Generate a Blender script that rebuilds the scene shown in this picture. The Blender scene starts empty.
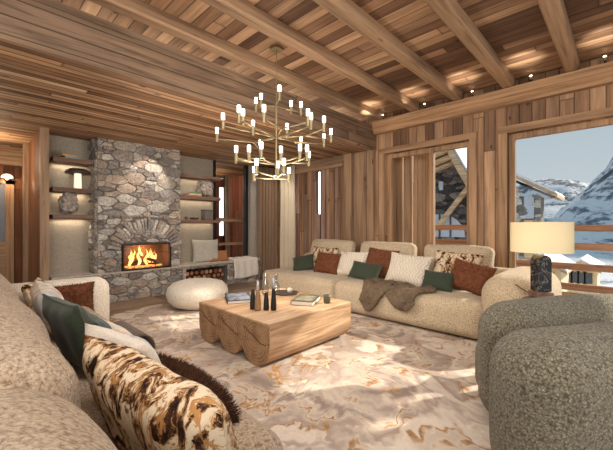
import bpy, math, random
from mathutils import Vector, Matrix, noise
R = math.radians
scn = bpy.context.scene
col = scn.collection
rnd = random.Random(7)

# ------------------------------------------------------------------ mesh helper
class MB:
    def __init__(self):
        self.v = []; self.f = []; self.c = []; self.s = []
    def add(self, vs, fs, color=None, smooth=False):
        b = len(self.v)
        self.v += [Vector(p) for p in vs]
        for f in fs:
            self.f.append([b + i for i in f]); self.c.append(color); self.s.append(smooth)
        return self
    def box(self, x0, x1, y0, y1, z0, z1, color=None):
        vs = [(x, y, z) for z in (z0, z1) for y in (y0, y1) for x in (x0, x1)]
        return self.add(vs, [(0,2,3,1),(4,5,7,6),(0,1,5,4),(2,6,7,3),(0,4,6,2),(1,3,7,5)], color)
    def obox(self, c, size, rz=0, rx=0, ry=0, color=None):
        M = Matrix.Translation(c) @ Matrix.Rotation(rz,4,'Z') @ Matrix.Rotation(ry,4,'Y') @ Matrix.Rotation(rx,4,'X')
        vs = [M @ Vector((x*size[0]/2, y*size[1]/2, z*size[2]/2)) for z in (-1,1) for y in (-1,1) for x in (-1,1)]
        return self.add(vs, [(0,2,3,1),(4,5,7,6),(0,1,5,4),(2,6,7,3),(0,4,6,2),(1,3,7,5)], color)
    def rbox(self, c, size, r, n=10, M=None, bulge=(0,0,0), wob=0, seed=0, color=None):
        """rounded box: a gridded cube pushed onto a rounded box, faces may bulge"""
        hx, hy, hz = [s/2 for s in size]
        r = min(r, hx, hy, hz)
        M = M or Matrix.Identity(4)
        idx = {}; vs = []; fs = []
        def k(i, h):   # cluster samples in the rounded ends
            t = i / n * 2 - 1
            e = (h - r) / h
            a = abs(t); q = .55
            if a < q: return math.copysign(a/q*e, t)
            th = (a - q)/(1 - q) * math.pi/2 * .5
            return math.copysign(e + (1-e)*math.tan(th), t)
        def vert(i, j, l):
            key = (i, j, l)
            if key in idx: return idx[key]
            p = Vector((k(i,hx)*hx, k(j,hy)*hy, k(l,hz)*hz))
            q = Vector((max(-hx+r, min(hx-r, p.x)), max(-hy+r, min(hy-r, p.y)), max(-hz+r, min(hz-r, p.z))))
            d = p - q
            if d.length > 1e-9: p = q + d.normalized()*r
            u, v, w = p.x/hx, p.y/hy, p.z/hz
            p.x += math.copysign(1, u)*bulge[0]*(1-min(1, v*v))*(1-min(1, w*w))*abs(u)
            p.y += math.copysign(1, v)*bulge[1]*(1-min(1, u*u))*(1-min(1, w*w))*abs(v)
            p.z += math.copysign(1, w)*bulge[2]*(1-min(1, u*u))*(1-min(1, v*v))*abs(w)
            p = Vector(c) + (M @ p)
            if wob:
                p += noise.noise_vector(p*3.1 + Vector((seed, seed, 0)))*wob
            idx[key] = len(vs); vs.append(p); return idx[key]
        for a in range(n):
            for b in range(n):
                fs.append((vert(a,b,0), vert(a,b+1,0), vert(a+1,b+1,0), vert(a+1,b,0)))
                fs.append((vert(a,b,n), vert(a+1,b,n), vert(a+1,b+1,n), vert(a,b+1,n)))
                fs.append((vert(a,0,b), vert(a+1,0,b), vert(a+1,0,b+1), vert(a,0,b+1)))
                fs.append((vert(a,n,b), vert(a,n,b+1), vert(a+1,n,b+1), vert(a+1,n,b)))
                fs.append((vert(0,a,b), vert(0,a,b+1), vert(0,a+1,b+1), vert(0,a+1,b)))
                fs.append((vert(n,a,b), vert(n,a+1,b), vert(n,a+1,b+1), vert(n,a,b+1)))
        return self.add(vs, fs, color, True)
    def cyl(self, p0, p1, r0, r1=None, n=16, color=None, endcolor=None, smooth=True):
        r1 = r0 if r1 is None else r1
        p0 = Vector(p0); p1 = Vector(p1); d = (p1-p0).normalized()
        a = d.orthogonal().normalized(); b = d.cross(a)
        vs = [p0 + (a*math.cos(t)+b*math.sin(t))*r0 for t in [2*math.pi*i/n for i in range(n)]]
        vs += [p1 + (a*math.cos(t)+b*math.sin(t))*r1 for t in [2*math.pi*i/n for i in range(n)]]
        self.add(vs, [(i, (i+1) % n, n+(i+1) % n, n+i) for i in range(n)], color, smooth)
        e = endcolor if endcolor is not None else color
        self.add(vs[:n], [tuple(range(n-1, -1, -1))], e); self.add(vs[n:], [tuple(range(n))], e)
        return self
    def lathe(self, prof, c=(0,0,0), n=28, color=None):
        vs = []
        for (r, z) in prof:
            for i in range(n):
                t = 2*math.pi*i/n
                vs.append((c[0]+r*math.cos(t), c[1]+r*math.sin(t), c[2]+z))
        fs = []
        for j in range(len(prof)-1):
            for i in range(n):
                fs.append((j*n+i, j*n+(i+1) % n, (j+1)*n+(i+1) % n, (j+1)*n+i))
        fs.append(tuple(range(n-1, -1, -1))); m = (len(prof)-1)*n; fs.append(tuple(m+i for i in range(n)))
        return self.add(vs, fs, color, True)
    def tube(self, pts, r, n=8, color=None):
        pts = [Vector(p) for p in pts]
        vs = []; up = None
        for i, p in enumerate(pts):
            d = (pts[min(i+1, len(pts)-1)] - pts[max(i-1, 0)]).normalized()
            a = d.orthogonal().normalized() if up is None else (up - d*up.dot(d)).normalized()
            up = a; b = d.cross(a)
            for k in range(n):
                t = 2*math.pi*k/n
                vs.append(p + (a*math.cos(t)+b*math.sin(t))*r)
        fs = []
        for j in range(len(pts)-1):
            for i in range(n):
                fs.append((j*n+i, j*n+(i+1) % n, (j+1)*n+(i+1) % n, (j+1)*n+i))
        fs.append(tuple(range(n-1, -1, -1))); m = (len(pts)-1)*n; fs.append(tuple(m+i for i in range(n)))
        return self.add(vs, fs, color, True)
    def prism(self, poly, axis, a0, a1, color=None, smooth=False):
        """poly: 2D outline, extruded along axis (0,1,2); the 2D pair fills the other two axes in order"""
        n = len(poly)
        def P(p, a):
            l = list(p); l.insert(axis, a); return l
        vs = [P(p, a0) for p in poly] + [P(p, a1) for p in poly]
        fs = [(i, (i+1) % n, n+(i+1) % n, n+i) for i in range(n)]
        self.add(vs, fs, color, smooth)
        return self.add(vs, [tuple(range(n-1, -1, -1)), tuple(range(n, 2*n))], color)
    def grid(self, fn, nu, nv, thick=0.0, color=None):
        P = [[Vector(fn(i/nu, j/nv)) for j in range(nv+1)] for i in range(nu+1)]
        vs = [p for row in P for p in row]; m = nv+1
        fs = [(i*m+j, (i+1)*m+j, (i+1)*m+j+1, i*m+j+1) for i in range(nu) for j in range(nv)]
        if not thick: return self.add(vs, fs, color, True)
        N = []
        for i in range(nu+1):
            for j in range(nv+1):
                du = P[min(i+1,nu)][j]-P[max(i-1,0)][j]; dv = P[i][min(j+1,nv)]-P[i][max(j-1,0)]
                N.append(du.cross(dv).normalized())
        L = len(vs); vs2 = [v - nn*thick for v, nn in zip(vs, N)]
        fs2 = [tuple(L+q for q in reversed(f)) for f in fs]
        rim = [i*m for i in range(nu+1)] + [nu*m+j for j in range(1, nv+1)] + [i*m+nv for i in range(nu-1, -1, -1)] + [j for j in range(nv-1, 0, -1)]
        k = len(rim)
        fr = [(rim[i], L+rim[i], L+rim[(i+1) % k], rim[(i+1) % k]) for i in range(k)]
        return self.add(vs+vs2, fs+fs2+fr, color, True)
    def tufts(self, count, ln, w=.003, seed=1, droop=.4, color=None, up_only=False):
        """short tapering hairs rooted on the faces built so far"""
        rg = random.Random(seed)
        tris = []; cum = []; tot = 0
        for f in self.f:
            for k in range(1, len(f)-1):
                a, b, c = self.v[f[0]], self.v[f[k]], self.v[f[k+1]]
                n = (b-a).cross(c-a); ar = n.length/2
                if ar < 1e-12: continue
                tot += ar; cum.append(tot); tris.append((a, b, c, n.normalized()))
        import bisect
        vs = []; fs = []
        for _ in range(count):
            a, b, c, n = tris[min(len(tris)-1, bisect.bisect(cum, rg.random()*tot))]
            s, t = rg.random(), rg.random()
            if s+t > 1: s, t = 1-s, 1-t
            p = a + (b-a)*s + (c-a)*t
            d = (n + Vector((rg.uniform(-1,1), rg.uniform(-1,1), rg.uniform(-1,1)))*.55 + Vector((0,0,-droop))).normalized()
            side = d.orthogonal().normalized()
            side = Matrix.Rotation(rg.random()*6.28, 3, d) @ side
            L = ln*rg.uniform(.6, 1.3)
            i = len(vs)
            vs += [p - n*.002 - side*w, p - n*.002 + side*w, p + d*L*.6 + side*w*.7, p + d*L*.6 - side*w*.7, p + d*L + Vector((0,0,-droop*L*.4))]
            fs += [(i, i+1, i+2, i+3), (i+3, i+2, i+4)]
        return self.add(vs, fs, color)
    def build(self, name, mat, parent=None, origin=None, fix=True):
        me = bpy.data.meshes.new(name)
        o = bpy.data.objects.new(name, me)
        if parent is not None:
            base = world_loc(parent)
        else:
            base = Vector((0,0,0)) if origin == 'local' else self.base()
        me.from_pydata([tuple(v - base) for v in self.v], [], self.f)
        me.polygons.foreach_set('use_smooth', self.s)
        if any(c is not None for c in self.c):
            at = me.color_attributes.new('Col', 'FLOAT_COLOR', 'CORNER')
            data = []
            for f, c in zip(self.f, self.c):
                c = c or (.5,.5,.5)
                data += [c[0], c[1], c[2], 1.0]*len(f)
            at.data.foreach_set('color', data)
        for m in (mat if isinstance(mat, (list, tuple)) else [mat]): me.materials.append(m)
        if fix:
            import bmesh
            bm = bmesh.new(); bm.from_mesh(me)
            bmesh.ops.recalc_face_normals(bm, faces=bm.faces[:]); bm.to_mesh(me); bm.free()
        me.validate(); me.update()
        if parent is None: o.location = base
        else: o.parent = parent
        col.objects.link(o)
        return o
    def base(self):
        xs = [v.x for v in self.v]; ys = [v.y for v in self.v]; zs = [v.z for v in self.v]
        return Vector(((min(xs)+max(xs))/2, (min(ys)+max(ys))/2, min(zs)))

LOC = {}
def world_loc(o):
    l = Vector((0,0,0))
    while o is not None:
        l = l + o.location; o = o.parent
    return l
def tag(o, label, cat, group=None, kind=None):
    o['label'] = label; o['category'] = cat
    if group: o['group'] = group
    if kind: o['kind'] = kind
    return o
def thing(name, loc, label, cat, group=None):
    o = bpy.data.objects.new(name, None); o.empty_display_size = .1
    col.objects.link(o); o.location = loc
    return tag(o, label, cat, group)
def struct(name, mb, mat, parent=None):
    o = mb.build(name, mat, parent)
    if parent is None: o['kind'] = 'structure'
    return o
def copy_tree(o, parent=None):
    c = o.copy(); col.objects.link(c)
    if parent is not None: c.parent = parent
    for ch in [q for q in bpy.data.objects if q.parent == o]: copy_tree(ch, c)
    return c

# ------------------------------------------------------------------ materials
def srgb(r, g, b):
    f = lambda c: c/12.92 if c <= .04045 else ((c+.055)/1.055)**2.4
    return (f(r/255), f(g/255), f(b/255))
class NT:
    def __init__(self, name, rough=.6, spec=.3):
        self.m = bpy.data.materials.new(name); self.m.use_nodes = True
        self.t = self.m.node_tree; self.n = self.t.nodes; self.L = self.t.links
        self.b = self.n['Principled BSDF']
        self.b.inputs['Roughness'].default_value = rough
        self.b.inputs['Specular IOR Level'].default_value = spec
    def node(self, ty, **kw):
        n = self.n.new(ty)
        for k, v in kw.items(): setattr(n, k, v)
        return n
    def link(self, a, b): self.L.new(a, b)
    def val(self, sock, v):
        if hasattr(v, 'default_value') or hasattr(v, 'links'): self.L.new(v, sock)
        else: sock.default_value = v
    def math(self, op, a, b=0.0, c=0.0, clamp=False):
        n = self.node('ShaderNodeMath', operation=op); n.use_clamp = clamp
        self.val(n.inputs[0], a); self.val(n.inputs[1], b)
        if op in ('MULTIPLY_ADD', 'SMOOTH_MIN', 'COMPARE'): self.val(n.inputs[2], c)
        return n.outputs[0]
    def comb(self, x, y, z):
        n = self.node('ShaderNodeCombineXYZ')
        for i, v in enumerate((x, y, z)): self.val(n.inputs[i], v)
        return n.outputs[0]
    def obj(self): return self.node('ShaderNodeTexCoord').outputs['Object']
    def sep(self, v):
        n = self.node('ShaderNodeSeparateXYZ'); self.L.new(v, n.inputs[0]); return n.outputs
    def noise(self, vec, scale, detail=3, rough=.5, dist=0):
        n = self.node('ShaderNodeTexNoise'); n.inputs['Scale'].default_value = scale
        n.inputs['Detail'].default_value = detail; n.inputs['Roughness'].default_value = rough
        n.inputs['Distortion'].default_value = dist
        if vec is not None: self.L.new(vec, n.inputs['Vector'])
        return n.outputs
    def voro(self, vec, scale, feature='F1', rand=1.0):
        n = self.node('ShaderNodeTexVoronoi', feature=feature); n.inputs['Scale'].default_value = scale
        n.inputs['Randomness'].default_value = rand
        if vec is not None: self.L.new(vec, n.inputs['Vector'])
        return n.outputs
    def ramp(self, fac, stops, interp='LINEAR'):
        n = self.node('ShaderNodeValToRGB'); n.color_ramp.interpolation = interp
        e = n.color_ramp.elements
        while len(e) < len(stops): e.new(.5)
        for el, (p, c) in zip(e, stops):
            el.position = p; el.color = (c, c, c, 1) if isinstance(c, (int, float)) else (*c, 1)
        self.L.new(fac, n.inputs[0]); return n.outputs[0]
    def mix(self, fac, a, b, blend='MIX'):
        n = self.node('ShaderNodeMix', data_type='RGBA', blend_type=blend)
        self.val(n.inputs[0], fac)
        for s, v in ((n.inputs[6], a), (n.inputs[7], b)):
            if isinstance(v, tuple): s.default_value = (*v, 1)
            else: self.L.new(v, s)
        return n.outputs[2]
    def scalecol(self, c, fac):
        n = self.node('ShaderNodeVectorMath', operation='SCALE')
        self.L.new(c, n.inputs[0]); self.val(n.inputs['Scale'], fac); return n.outputs[0]
    def map(self, vec, scale=(1,1,1), loc=(0,0,0), rot=(0,0,0)):
        n = self.node('ShaderNodeMapping'); self.L.new(vec, n.inputs[0])
        n.inputs['Scale'].default_value = scale; n.inputs['Location'].default_value = loc; n.inputs['Rotation'].default_value = rot
        return n.outputs[0]
    def base(self, c):
        if isinstance(c, tuple): self.b.inputs['Base Color'].default_value = (*c, 1)
        else: self.L.new(c, self.b.inputs['Base Color'])
    def bump(self, h, strength=.3, dist=.01):
        n = self.node('ShaderNodeBump'); n.inputs['Strength'].default_value = strength
        n.inputs['Distance'].default_value = dist
        self.L.new(h, n.inputs['Height']); self.L.new(n.outputs[0], self.b.inputs['Normal'])

OLD = [(0, srgb(92,66,50)), (.2, srgb(134,102,78)), (.45, srgb(168,132,102)), (.7, srgb(148,118,94)), (.88, srgb(190,154,120)), (1, srgb(116,86,66))]
def planks(name, across, along, width, length=2.6, stops=OLD, gap=.035, grain=1.0, rough=.62, gain=1.0, seed=0.0, third=None):
    """old boards side by side: own tone per board, streaky grain, knots and open joints"""
    N = NT(name, rough, .25)
    xyz = N.sep(N.obj()); ax = 'xyz'.index
    a = xyz[ax(across)]; l = xyz[ax(along)]; o3 = xyz[3-ax(across)-ax(along)]
    q = N.math('ADD', N.math('DIVIDE', a, width), 100.37+seed)
    i = N.math('FLOOR', q); fr = N.math('FRACT', q)
    w1 = N.node('ShaderNodeTexWhiteNoise', noise_dimensions='1D'); N.link(i, w1.inputs['W'])
    ql = N.math('ADD', N.math('DIVIDE', l, length), N.math('MULTIPLY', w1.outputs[0], 7.0))
    j = N.math('FLOOR', ql); frl = N.math('FRACT', ql)
    w2 = N.node('ShaderNodeTexWhiteNoise', noise_dimensions='2D'); N.link(N.comb(i, j, 0.0), w2.inputs['Vector'])
    base = N.ramp(w2.outputs[0], stops)
    off = N.math('MULTIPLY', w2.outputs[0], 37.0)
    gv = N.comb(N.math('MULTIPLY_ADD', a, 26.0, off), N.math('MULTIPLY_ADD', l, 1.3, off), N.math('MULTIPLY', o3, 26.0))
    g = N.noise(gv, 1.0, 5, .62, .6)[0]
    g2 = N.noise(N.comb(N.math('MULTIPLY_ADD', a, 6.0, off), N.math('MULTIPLY_ADD', l, .9, off), o3), 1.0, 3, .5, .4)[0]
    gr = N.ramp(g, [(.25, 1-.5*grain), (.5, 1.0), (.78, 1+.3*grain)])
    gr2 = N.ramp(g2, [(.3, 1-.3*grain), (.6, 1.08)])
    vk = N.voro(N.comb(N.math('MULTIPLY_ADD', a, 3.0, off), N.math('MULTIPLY_ADD', l, 1.5, off), 0.0), 1.6)
    kn = N.ramp(vk[0], [(.05, .35), (.1, 1.0)])
    e = N.math('MINIMUM', fr, N.math('SUBTRACT', 1.0, fr))
    el = N.math('MINIMUM', frl, N.math('SUBTRACT', 1.0, frl))
    edge = N.ramp(e, [(0, .30), (gap, .5), (gap*1.6, 1.0)])
    edl = N.ramp(el, [(0, .45), (.003, 1.0)])
    f = N.math('MULTIPLY', N.math('MULTIPLY', gr, gr2), N.math('MULTIPLY', N.math('MULTIPLY', kn, edge), edl))
    c = N.scalecol(base, N.math('MULTIPLY', f, gain)); N.base(c)
    N.bump(N.math('MULTIPLY', N.math('ADD', g, N.math('MULTIPLY', edge, 1.5)), 1.0), .5, .006)
    return N.m
def timber(name, along, color=(162,132,104), dark=(104,78,58), rough=.6, crack=True):
    N = NT(name, rough, .25)
    v = N.obj(); s = [22, 22, 22]; s['xyz'.index(along)] = 1.1
    oi = N.node('ShaderNodeObjectInfo')
    ad = N.node('ShaderNodeVectorMath', operation='ADD'); N.link(v, ad.inputs[0]); N.link(N.comb(N.math('MULTIPLY', oi.outputs['Random'], 13.0), 0.0, 0.0), ad.inputs[1])
    vv = ad.outputs[0]
    g = N.noise(N.map(vv, tuple(s)), 1.0, 5, .6, .5)[0]
    b2 = N.noise(N.map(vv, tuple(q*.25 for q in s)), 1.0, 3, .5)[0]
    c = N.ramp(g, [(.25, srgb(*dark)), (.5, srgb(*color)), (.8, srgb(*[min(255, q*1.16) for q in color]))])
    c = N.scalecol(c, N.ramp(b2, [(.3, .72), (.65, 1.12)]))
    vk = N.voro(N.map(vv, tuple((5 if q > 2 else 1.4) for q in s)), 1.0)[0]
    c = N.scalecol(c, N.ramp(vk, [(.04, .3), (.1, 1.0)]))
    N.base(c); N.bump(g, .45, .006)
    return N.m
def fabric(name, c1, c2=None, scale=140, strength=.5, dist=.004, big=0.0, c3=None, rough=.9):
    N = NT(name, rough, .1)
    v = N.obj(); n = N.noise(v, scale, 3, .6)[0]
    c = N.ramp(n, [(.35, srgb(*c1)), (.65, srgb(*(c2 or c1)))])
    if c3:
        n2 = N.noise(v, 3.2, 3, .5)[0]
        c = N.mix(N.ramp(n2, [(.48, 0.0), (.66, 1.0)]), c, srgb(*c3))
    b = N.noise(v, 1.6, 2)[0]
    N.base(N.scalecol(c, N.ramp(b, [(.3, .93), (.7, 1.05)])))
    N.bump(n, strength, dist); N.b.inputs['Sheen Weight'].default_value = .15
    return N.m
def boucle(name, stops, scale=60, strength=.9, dist=.008):
    """looped wool: small curled lumps with light crests and dark hollows"""
    N = NT(name, .95, .08)
    v = N.obj()
    ds = N.node('ShaderNodeVectorMath', operation='MULTIPLY_ADD'); w = N.noise(v, scale*.6, 2)
    N.link(w[1], ds.inputs[0]); ds.inputs[1].default_value = (.02,.02,.02); N.link(v, ds.inputs[2])
    d = N.voro(ds.outputs[0], scale)[0]
    n = N.noise(ds.outputs[0], scale*1.5, 3, .7, 1.5)[0]
    h = N.math('SUBTRACT', n, N.math('MULTIPLY', d, .55))
    c = N.ramp(h, stops); big = N.noise(v, 2.0, 2)[0]
    N.base(N.scalecol(c, N.ramp(big, [(.3, .92), (.7, 1.06)])))
    N.bump(h, strength, dist); N.b.inputs['Sheen Weight'].default_value = .2
    return N.m
def plain(name, c, rough=.5, metal=0.0, spec=.4):
    N = NT(name, rough, spec); n = N.noise(N.obj(), 9.0, 3)[0]
    N.base(N.ramp(n, [(.3, tuple(q*.92 for q in srgb(*c))), (.7, tuple(min(1, q*1.06) for q in srgb(*c)))]))
    N.b.inputs['Metallic'].default_value = metal
    return N.m
def emit(name, c, s):
    N = NT(name); N.base(c); N.b.inputs['Emission Color'].default_value = (*c, 1); N.b.inputs['Emission Strength'].default_value = s
    return N.m
def attr_mat(name, scale=25, rough=.85, strength=.5, dist=.01, lo=.72, hi=1.2):
    N = NT(name, rough, .2)
    at = N.node('ShaderNodeAttribute', attribute_name='Col')
    n = N.noise(N.obj(), scale, 5, .65)[0]; n2 = N.noise(N.obj(), scale*.25, 3)[0]
    c = N.scalecol(at.outputs['Color'], N.ramp(n, [(.28, lo), (.72, hi)]))
    c = N.scalecol(c, N.ramp(n2, [(.3, .82), (.7, 1.12)]))
    N.base(c); N.bump(n, strength, dist)
    return N.m
def glass(name, tint=(1,1,1), rough=0.0, alpha_mix=.9):
    m = bpy.data.materials.new(name); m.use_nodes = True; t = m.node_tree; t.nodes.clear()
    out = t.nodes.new('ShaderNodeOutputMaterial'); mx = t.nodes.new('ShaderNodeMixShader')
    tr = t.nodes.new('ShaderNodeBsdfTransparent'); tr.inputs[0].default_value = (*tint, 1)
    gl = t.nodes.new('ShaderNodeBsdfGlossy'); gl.inputs['Roughness'].default_value = rough
    mx.inputs[0].default_value = 1-alpha_mix
    t.links.new(tr.outputs[0], mx.inputs[1]); t.links.new(gl.outputs[0], mx.inputs[2]); t.links.new(mx.outputs[0], out.inputs[0])
    return m
def fur(name, c1, c2, scale=30):
    N = NT(name, .85, .15); v = N.obj()
    n = N.noise(v, scale, 4, .7)[0]; n2 = N.noise(v, 160, 2)[0]
    c = N.ramp(n, [(.3, srgb(*c1)), (.7, srgb(*c2))])
    N.base(N.scalecol(c, N.ramp(n2, [(.3, .7), (.7, 1.25)]))); N.bump(n2, .6, .006)
    return N.m
def floral(name):
    """cream cloth with a torn brown, ochre and near-black brushed pattern"""
    N = NT(name, .85, .1); v = N.map(N.obj(), (1.5, 1.0, 1))
    a = N.noise(v, 9.0, 6, .72, 1.2)[0]; b = N.noise(N.map(v, (1,1,1), (4,7,1)), 11.0, 6, .72, 1.2)[0]
    g = N.noise(N.map(v, (1,1,1), (9,2,5)), 3.0, 2)[0]
    c = N.ramp(a, [(.0, srgb(48,30,22)), (.435, srgb(62,40,28)), (.455, srgb(118,82,54)), (.49, srgb(170,130,88)), (.515, srgb(216,198,170)), (1, srgb(232,218,196))])
    o = N.ramp(b, [(.56, 0.0), (.58, 1.0)])
    c = N.mix(o, c, N.ramp(g, [(.4, srgb(150,104,62)), (.6, srgb(192,142,88))]))
    k = N.ramp(N.math('MULTIPLY', b, a), [(.175, 1.0), (.19, 0.0)])
    c = N.mix(k, c, srgb(36,24,20))
    N.base(c); N.bump(N.noise(v, 200, 2)[0], .3, .003)
    return N.m
def knit(name):
    N = NT(name, .9, .1); v = N.obj(); xyz = N.sep(v)
    u = N.math('MULTIPLY', xyz[0], 75.0); w = N.math('MULTIPLY', xyz[1], 48.0)
    h = N.math('ABSOLUTE', N.math('SINE', N.math('ADD', u, N.math('MULTIPLY', N.math('SINE', w), 1.5))))
    n = N.noise(v, 60, 2)[0]
    c = N.ramp(N.math('MULTIPLY_ADD', n, .4, N.math('MULTIPLY', h, .6)), [(.1, srgb(196,180,156)), (.4, srgb(222,210,192)), (1, srgb(234,224,208))])
    N.base(c); N.bump(h, .8, .01)
    return N.m
def marbled(name):
    N = NT(name, .85, .1); v = N.obj()
    a = N.noise(v, 4.0, 4, .6, 1.0)[0]; b = N.noise(N.map(v, (1,1,1), (3,3,3)), 5.0, 4, .6, 1.0)[0]
    c = N.ramp(a, [(.35, srgb(206,190,170)), (.5, srgb(226,216,202)), (.62, srgb(172,176,182)), (.75, srgb(226,218,206))])
    c = N.mix(N.ramp(b, [(.58, 0.0), (.66, .6)]), c, srgb(176,132,100))
    N.base(c); N.bump(N.noise(v, 160, 2)[0], .4, .004)
    return N.m

M = {}
M['ceil'] = planks('ceiling_boards', 'x', 'y', .13, 3.8, gain=1.08, seed=.3)
M['soffit'] = planks('soffit_boards', 'y', 'x', .085, 4.5, [(0, srgb(112,80,54)), (.25, srgb(156,116,82)), (.5, srgb(190,148,110)), (.75, srgb(164,128,96)), (1, srgb(214,178,140))], gain=1.0, seed=.8, gap=.09, grain=1.2)
M['fascia'] = planks('fascia_board', 'z', 'x', .135, 6.0, [(0, srgb(112,90,74)), (.5, srgb(150,122,98)), (1, srgb(128,104,84))], gain=1.0, seed=.35, gap=.03, grain=1.4)
M['wallb'] = planks('wall_boards_x', 'y', 'z', .14, 3.4, gain=1.0, seed=.1)
M['wallx'] = planks('wall_boards_y', 'x', 'z', .14, 3.4, [(0, srgb(92,54,34)), (.5, srgb(136,88,56)), (1, srgb(112,72,48))], gain=.9, seed=.1)
M['walld'] = planks('passage_boards', 'y', 'z', .14, 3.4, [(0, srgb(96,58,36)), (.5, srgb(140,92,60)), (1, srgb(112,72,48))], gain=.95, seed=.1)
M['slat'] = planks('slat_boards', 'y', 'z', .12, 3.4, [(0, srgb(112,84,68)), (.4, srgb(168,138,120)), (.7, srgb(190,150,118)), (1, srgb(132,98,72))], gain=1.0, gap=.05)
for ax in 'xyz': M['t'+ax] = timber('timber_'+ax, ax)
M['ty_light'] = timber('cornice_timber', 'y', (182,144,108), (128,96,70))
M['tz_frame'] = timber('frame_timber_z', 'z', (170,136,104), (120,90,66))
M['ty_frame'] = timber('frame_timber_y', 'y', (170,136,104), (120,90,66))
M['rail'] = timber('rail_timber', 'y', (176,138,110), (142,106,82))
M['shelf'] = timber('shelf_timber', 'x', (118,92,78), (82,60,48))
M['plaster'] = fabric('grey_plaster', (158,148,138), (170,161,150), 40, .2, .003, rough=.9)
M['linen'] = fabric('niche_linen', (150,140,126), (176,166,150), 90, .3, .003, rough=.9)
M['stone'] = attr_mat('rubble_stone', 30, .9, 1.0, .03, .6, 1.28)
M['mortar'] = fabric('mortar', (100,92,84), (130,120,110), 60, .5, .01)
M['slab'] = fabric('bench_slab', (176,166,152), (198,188,172), 30, .3, .004, rough=.7)
M['black'] = plain('black_metal', (26,24,23), .4)
M['brass'] = plain('pale_brass', (164,148,114), .42, .6)
M['bulb'] = emit('frosted_bulb', (1.0,.93,.82), 5.0)
M['glass'] = glass('window_glass', (.985,.985,.985), 0, 1.0)
M['glass_dark'] = glass('hearth_glass', (.9,.88,.86), .02, .95)
M['cup_glass'] = glass('clear_glass', (.82,.84,.82), .02, .82)
M['oat'] = boucle('oat_boucle', [(.0, srgb(164,144,116)), (.3, srgb(208,190,162)), (.6, srgb(226,210,184))], 90, .6, .006)
M['oatA'] = boucle('oat_boucle_coarse', [(.0, srgb(128,108,90)), (.22, srgb(178,156,132)), (.55, srgb(206,188,164))], 95, .7, .006)
M['olive'] = boucle('olive_boucle', [(.0, srgb(70,66,54)), (.2, srgb(112,106,88)), (.4, srgb(142,136,118)), (.62, srgb(196,192,178))], 100, .8, .007)
M['cream'] = boucle('cream_boucle', [(.0, srgb(200,188,168)), (.35, srgb(230,220,204)), (.6, srgb(242,234,220))], 80, .5, .006)
M['green'] = fabric('green_velvet', (52,60,48), (66,74,60), 120, .3, .003, rough=.7)
M['teal'] = fabric('teal_velvet', (58,72,68), (72,88,82), 120, .3, .003, rough=.7)
M['furb'] = fur('russet_fur', (88,52,36), (134,84,58))
M['furd'] = fur('dark_brown_fur', (58,36,26), (98,66,48))
M['furg'] = fur('taupe_fur', (96,80,64), (134,116,96))
M['floral'] = floral('brushed_floral')
M['knit'] = knit('cream_knit'); M['marbled'] = marbled('pale_marbled_cloth')
M['white'] = fabric('white_wool', (226,218,206), (240,234,226), 60, .5, .006)
M['rust'] = fabric('rust_linen', (158,104,66), (178,122,82), 120, .3, .003)
M['greyc'] = fabric('grey_cloth', (166,160,148), (190,184,172), 60, .4, .004)
M['curt_d'] = fabric('brown_curtain', (130,104,82), (164,136,110), 160, .3, .002)
M['curt_l'] = fabric('cream_curtain', (208,192,166), (226,212,188), 160, .3, .002)
# ------------------------------------------------------------------ room shell
# X runs towards the window wall, Y towards the fireplace wall
WX, YE, ZS, ZC = 5.02, 3.14, 2.52, 3.10
# floor: large taupe stone tiles
N = NT('stone_tiles', .45, .35); v = N.obj(); s = N.sep(v)
fx = N.math('FRACT', N.math('DIVIDE', s[0], .9)); fy = N.math('FRACT', N.math('DIVIDE', s[1], .6))
ix = N.math('FLOOR', N.math('DIVIDE', s[0], .9)); iy = N.math('FLOOR', N.math('DIVIDE', s[1], .6))
wn = N.node('ShaderNodeTexWhiteNoise', noise_dimensions='2D'); N.link(N.comb(ix, iy, 0.0), wn.inputs['Vector'])
c = N.ramp(wn.outputs[0], [(0, srgb(116,96,80)), (.5, srgb(150,126,104)), (1, srgb(176,152,128))])
c = N.scalecol(c, N.ramp(N.noise(v, 6, 5, .6)[0], [(.3, .8), (.7, 1.12)]))
e = N.math('MINIMUM', fx, fy); c = N.scalecol(c, N.ramp(e, [(0, .5), (.012, 1.0)])); N.base(c)
M['floor'] = N.m
m = MB(); m.box(-2.6, WX+.2, -2.6, 8.2, -.1, 0); struct('floor', m, M['floor'])
m = MB(); m.box(-2.6, WX+.2, -2.6, 5.8, ZC, ZC+.12); struct('ceiling', m, M['ceil'])
# lowered ceiling towards the hearth, open slot above it
m = MB(); m.box(-2.6, WX+.2, YE+.03, 8.2, ZS, ZS+.1); struct('ceiling', m, M['soffit'])
tn = 0
def trim(mb, mat):
    global tn; tn += 1
    return struct('trim_%d' % tn, mb, mat)
m = MB(); m.box(-2.6, WX, YE, YE+.05, ZS-.012, 2.90); m.box(-2.6, WX, YE-.012, YE+.07, 2.86, 2.915); trim(m, M['fascia'])
for yb in (2.95, 2.31, 1.665, 1.025, .375, -.265, -.905):          # ceiling beams with chamfered lower edges
    m = MB(); w = .135; d = ZC-2.985
    poly = [(yb, ZC+.01), (yb, ZC-d+.015), (yb+.015, ZC-d), (yb+w-.015, ZC-d), (yb+w, ZC-d+.015), (yb+w, ZC+.01)]
    m.prism(poly, 0, -2.6, WX-.1); trim(m, M['tx'])
# cornice under the ceiling along the window wall
m = MB(); m.prism([(WX+.02, 2.77), (WX-.10, 2.77), (WX-.115, 2.80), (WX-.115, 2.835), (WX-.15, 2.86), (WX-.15, 2.975), (WX+.02, 2.975)], 1, -2.6, YE-.005)
trim(m, M['ty_light'])
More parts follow.
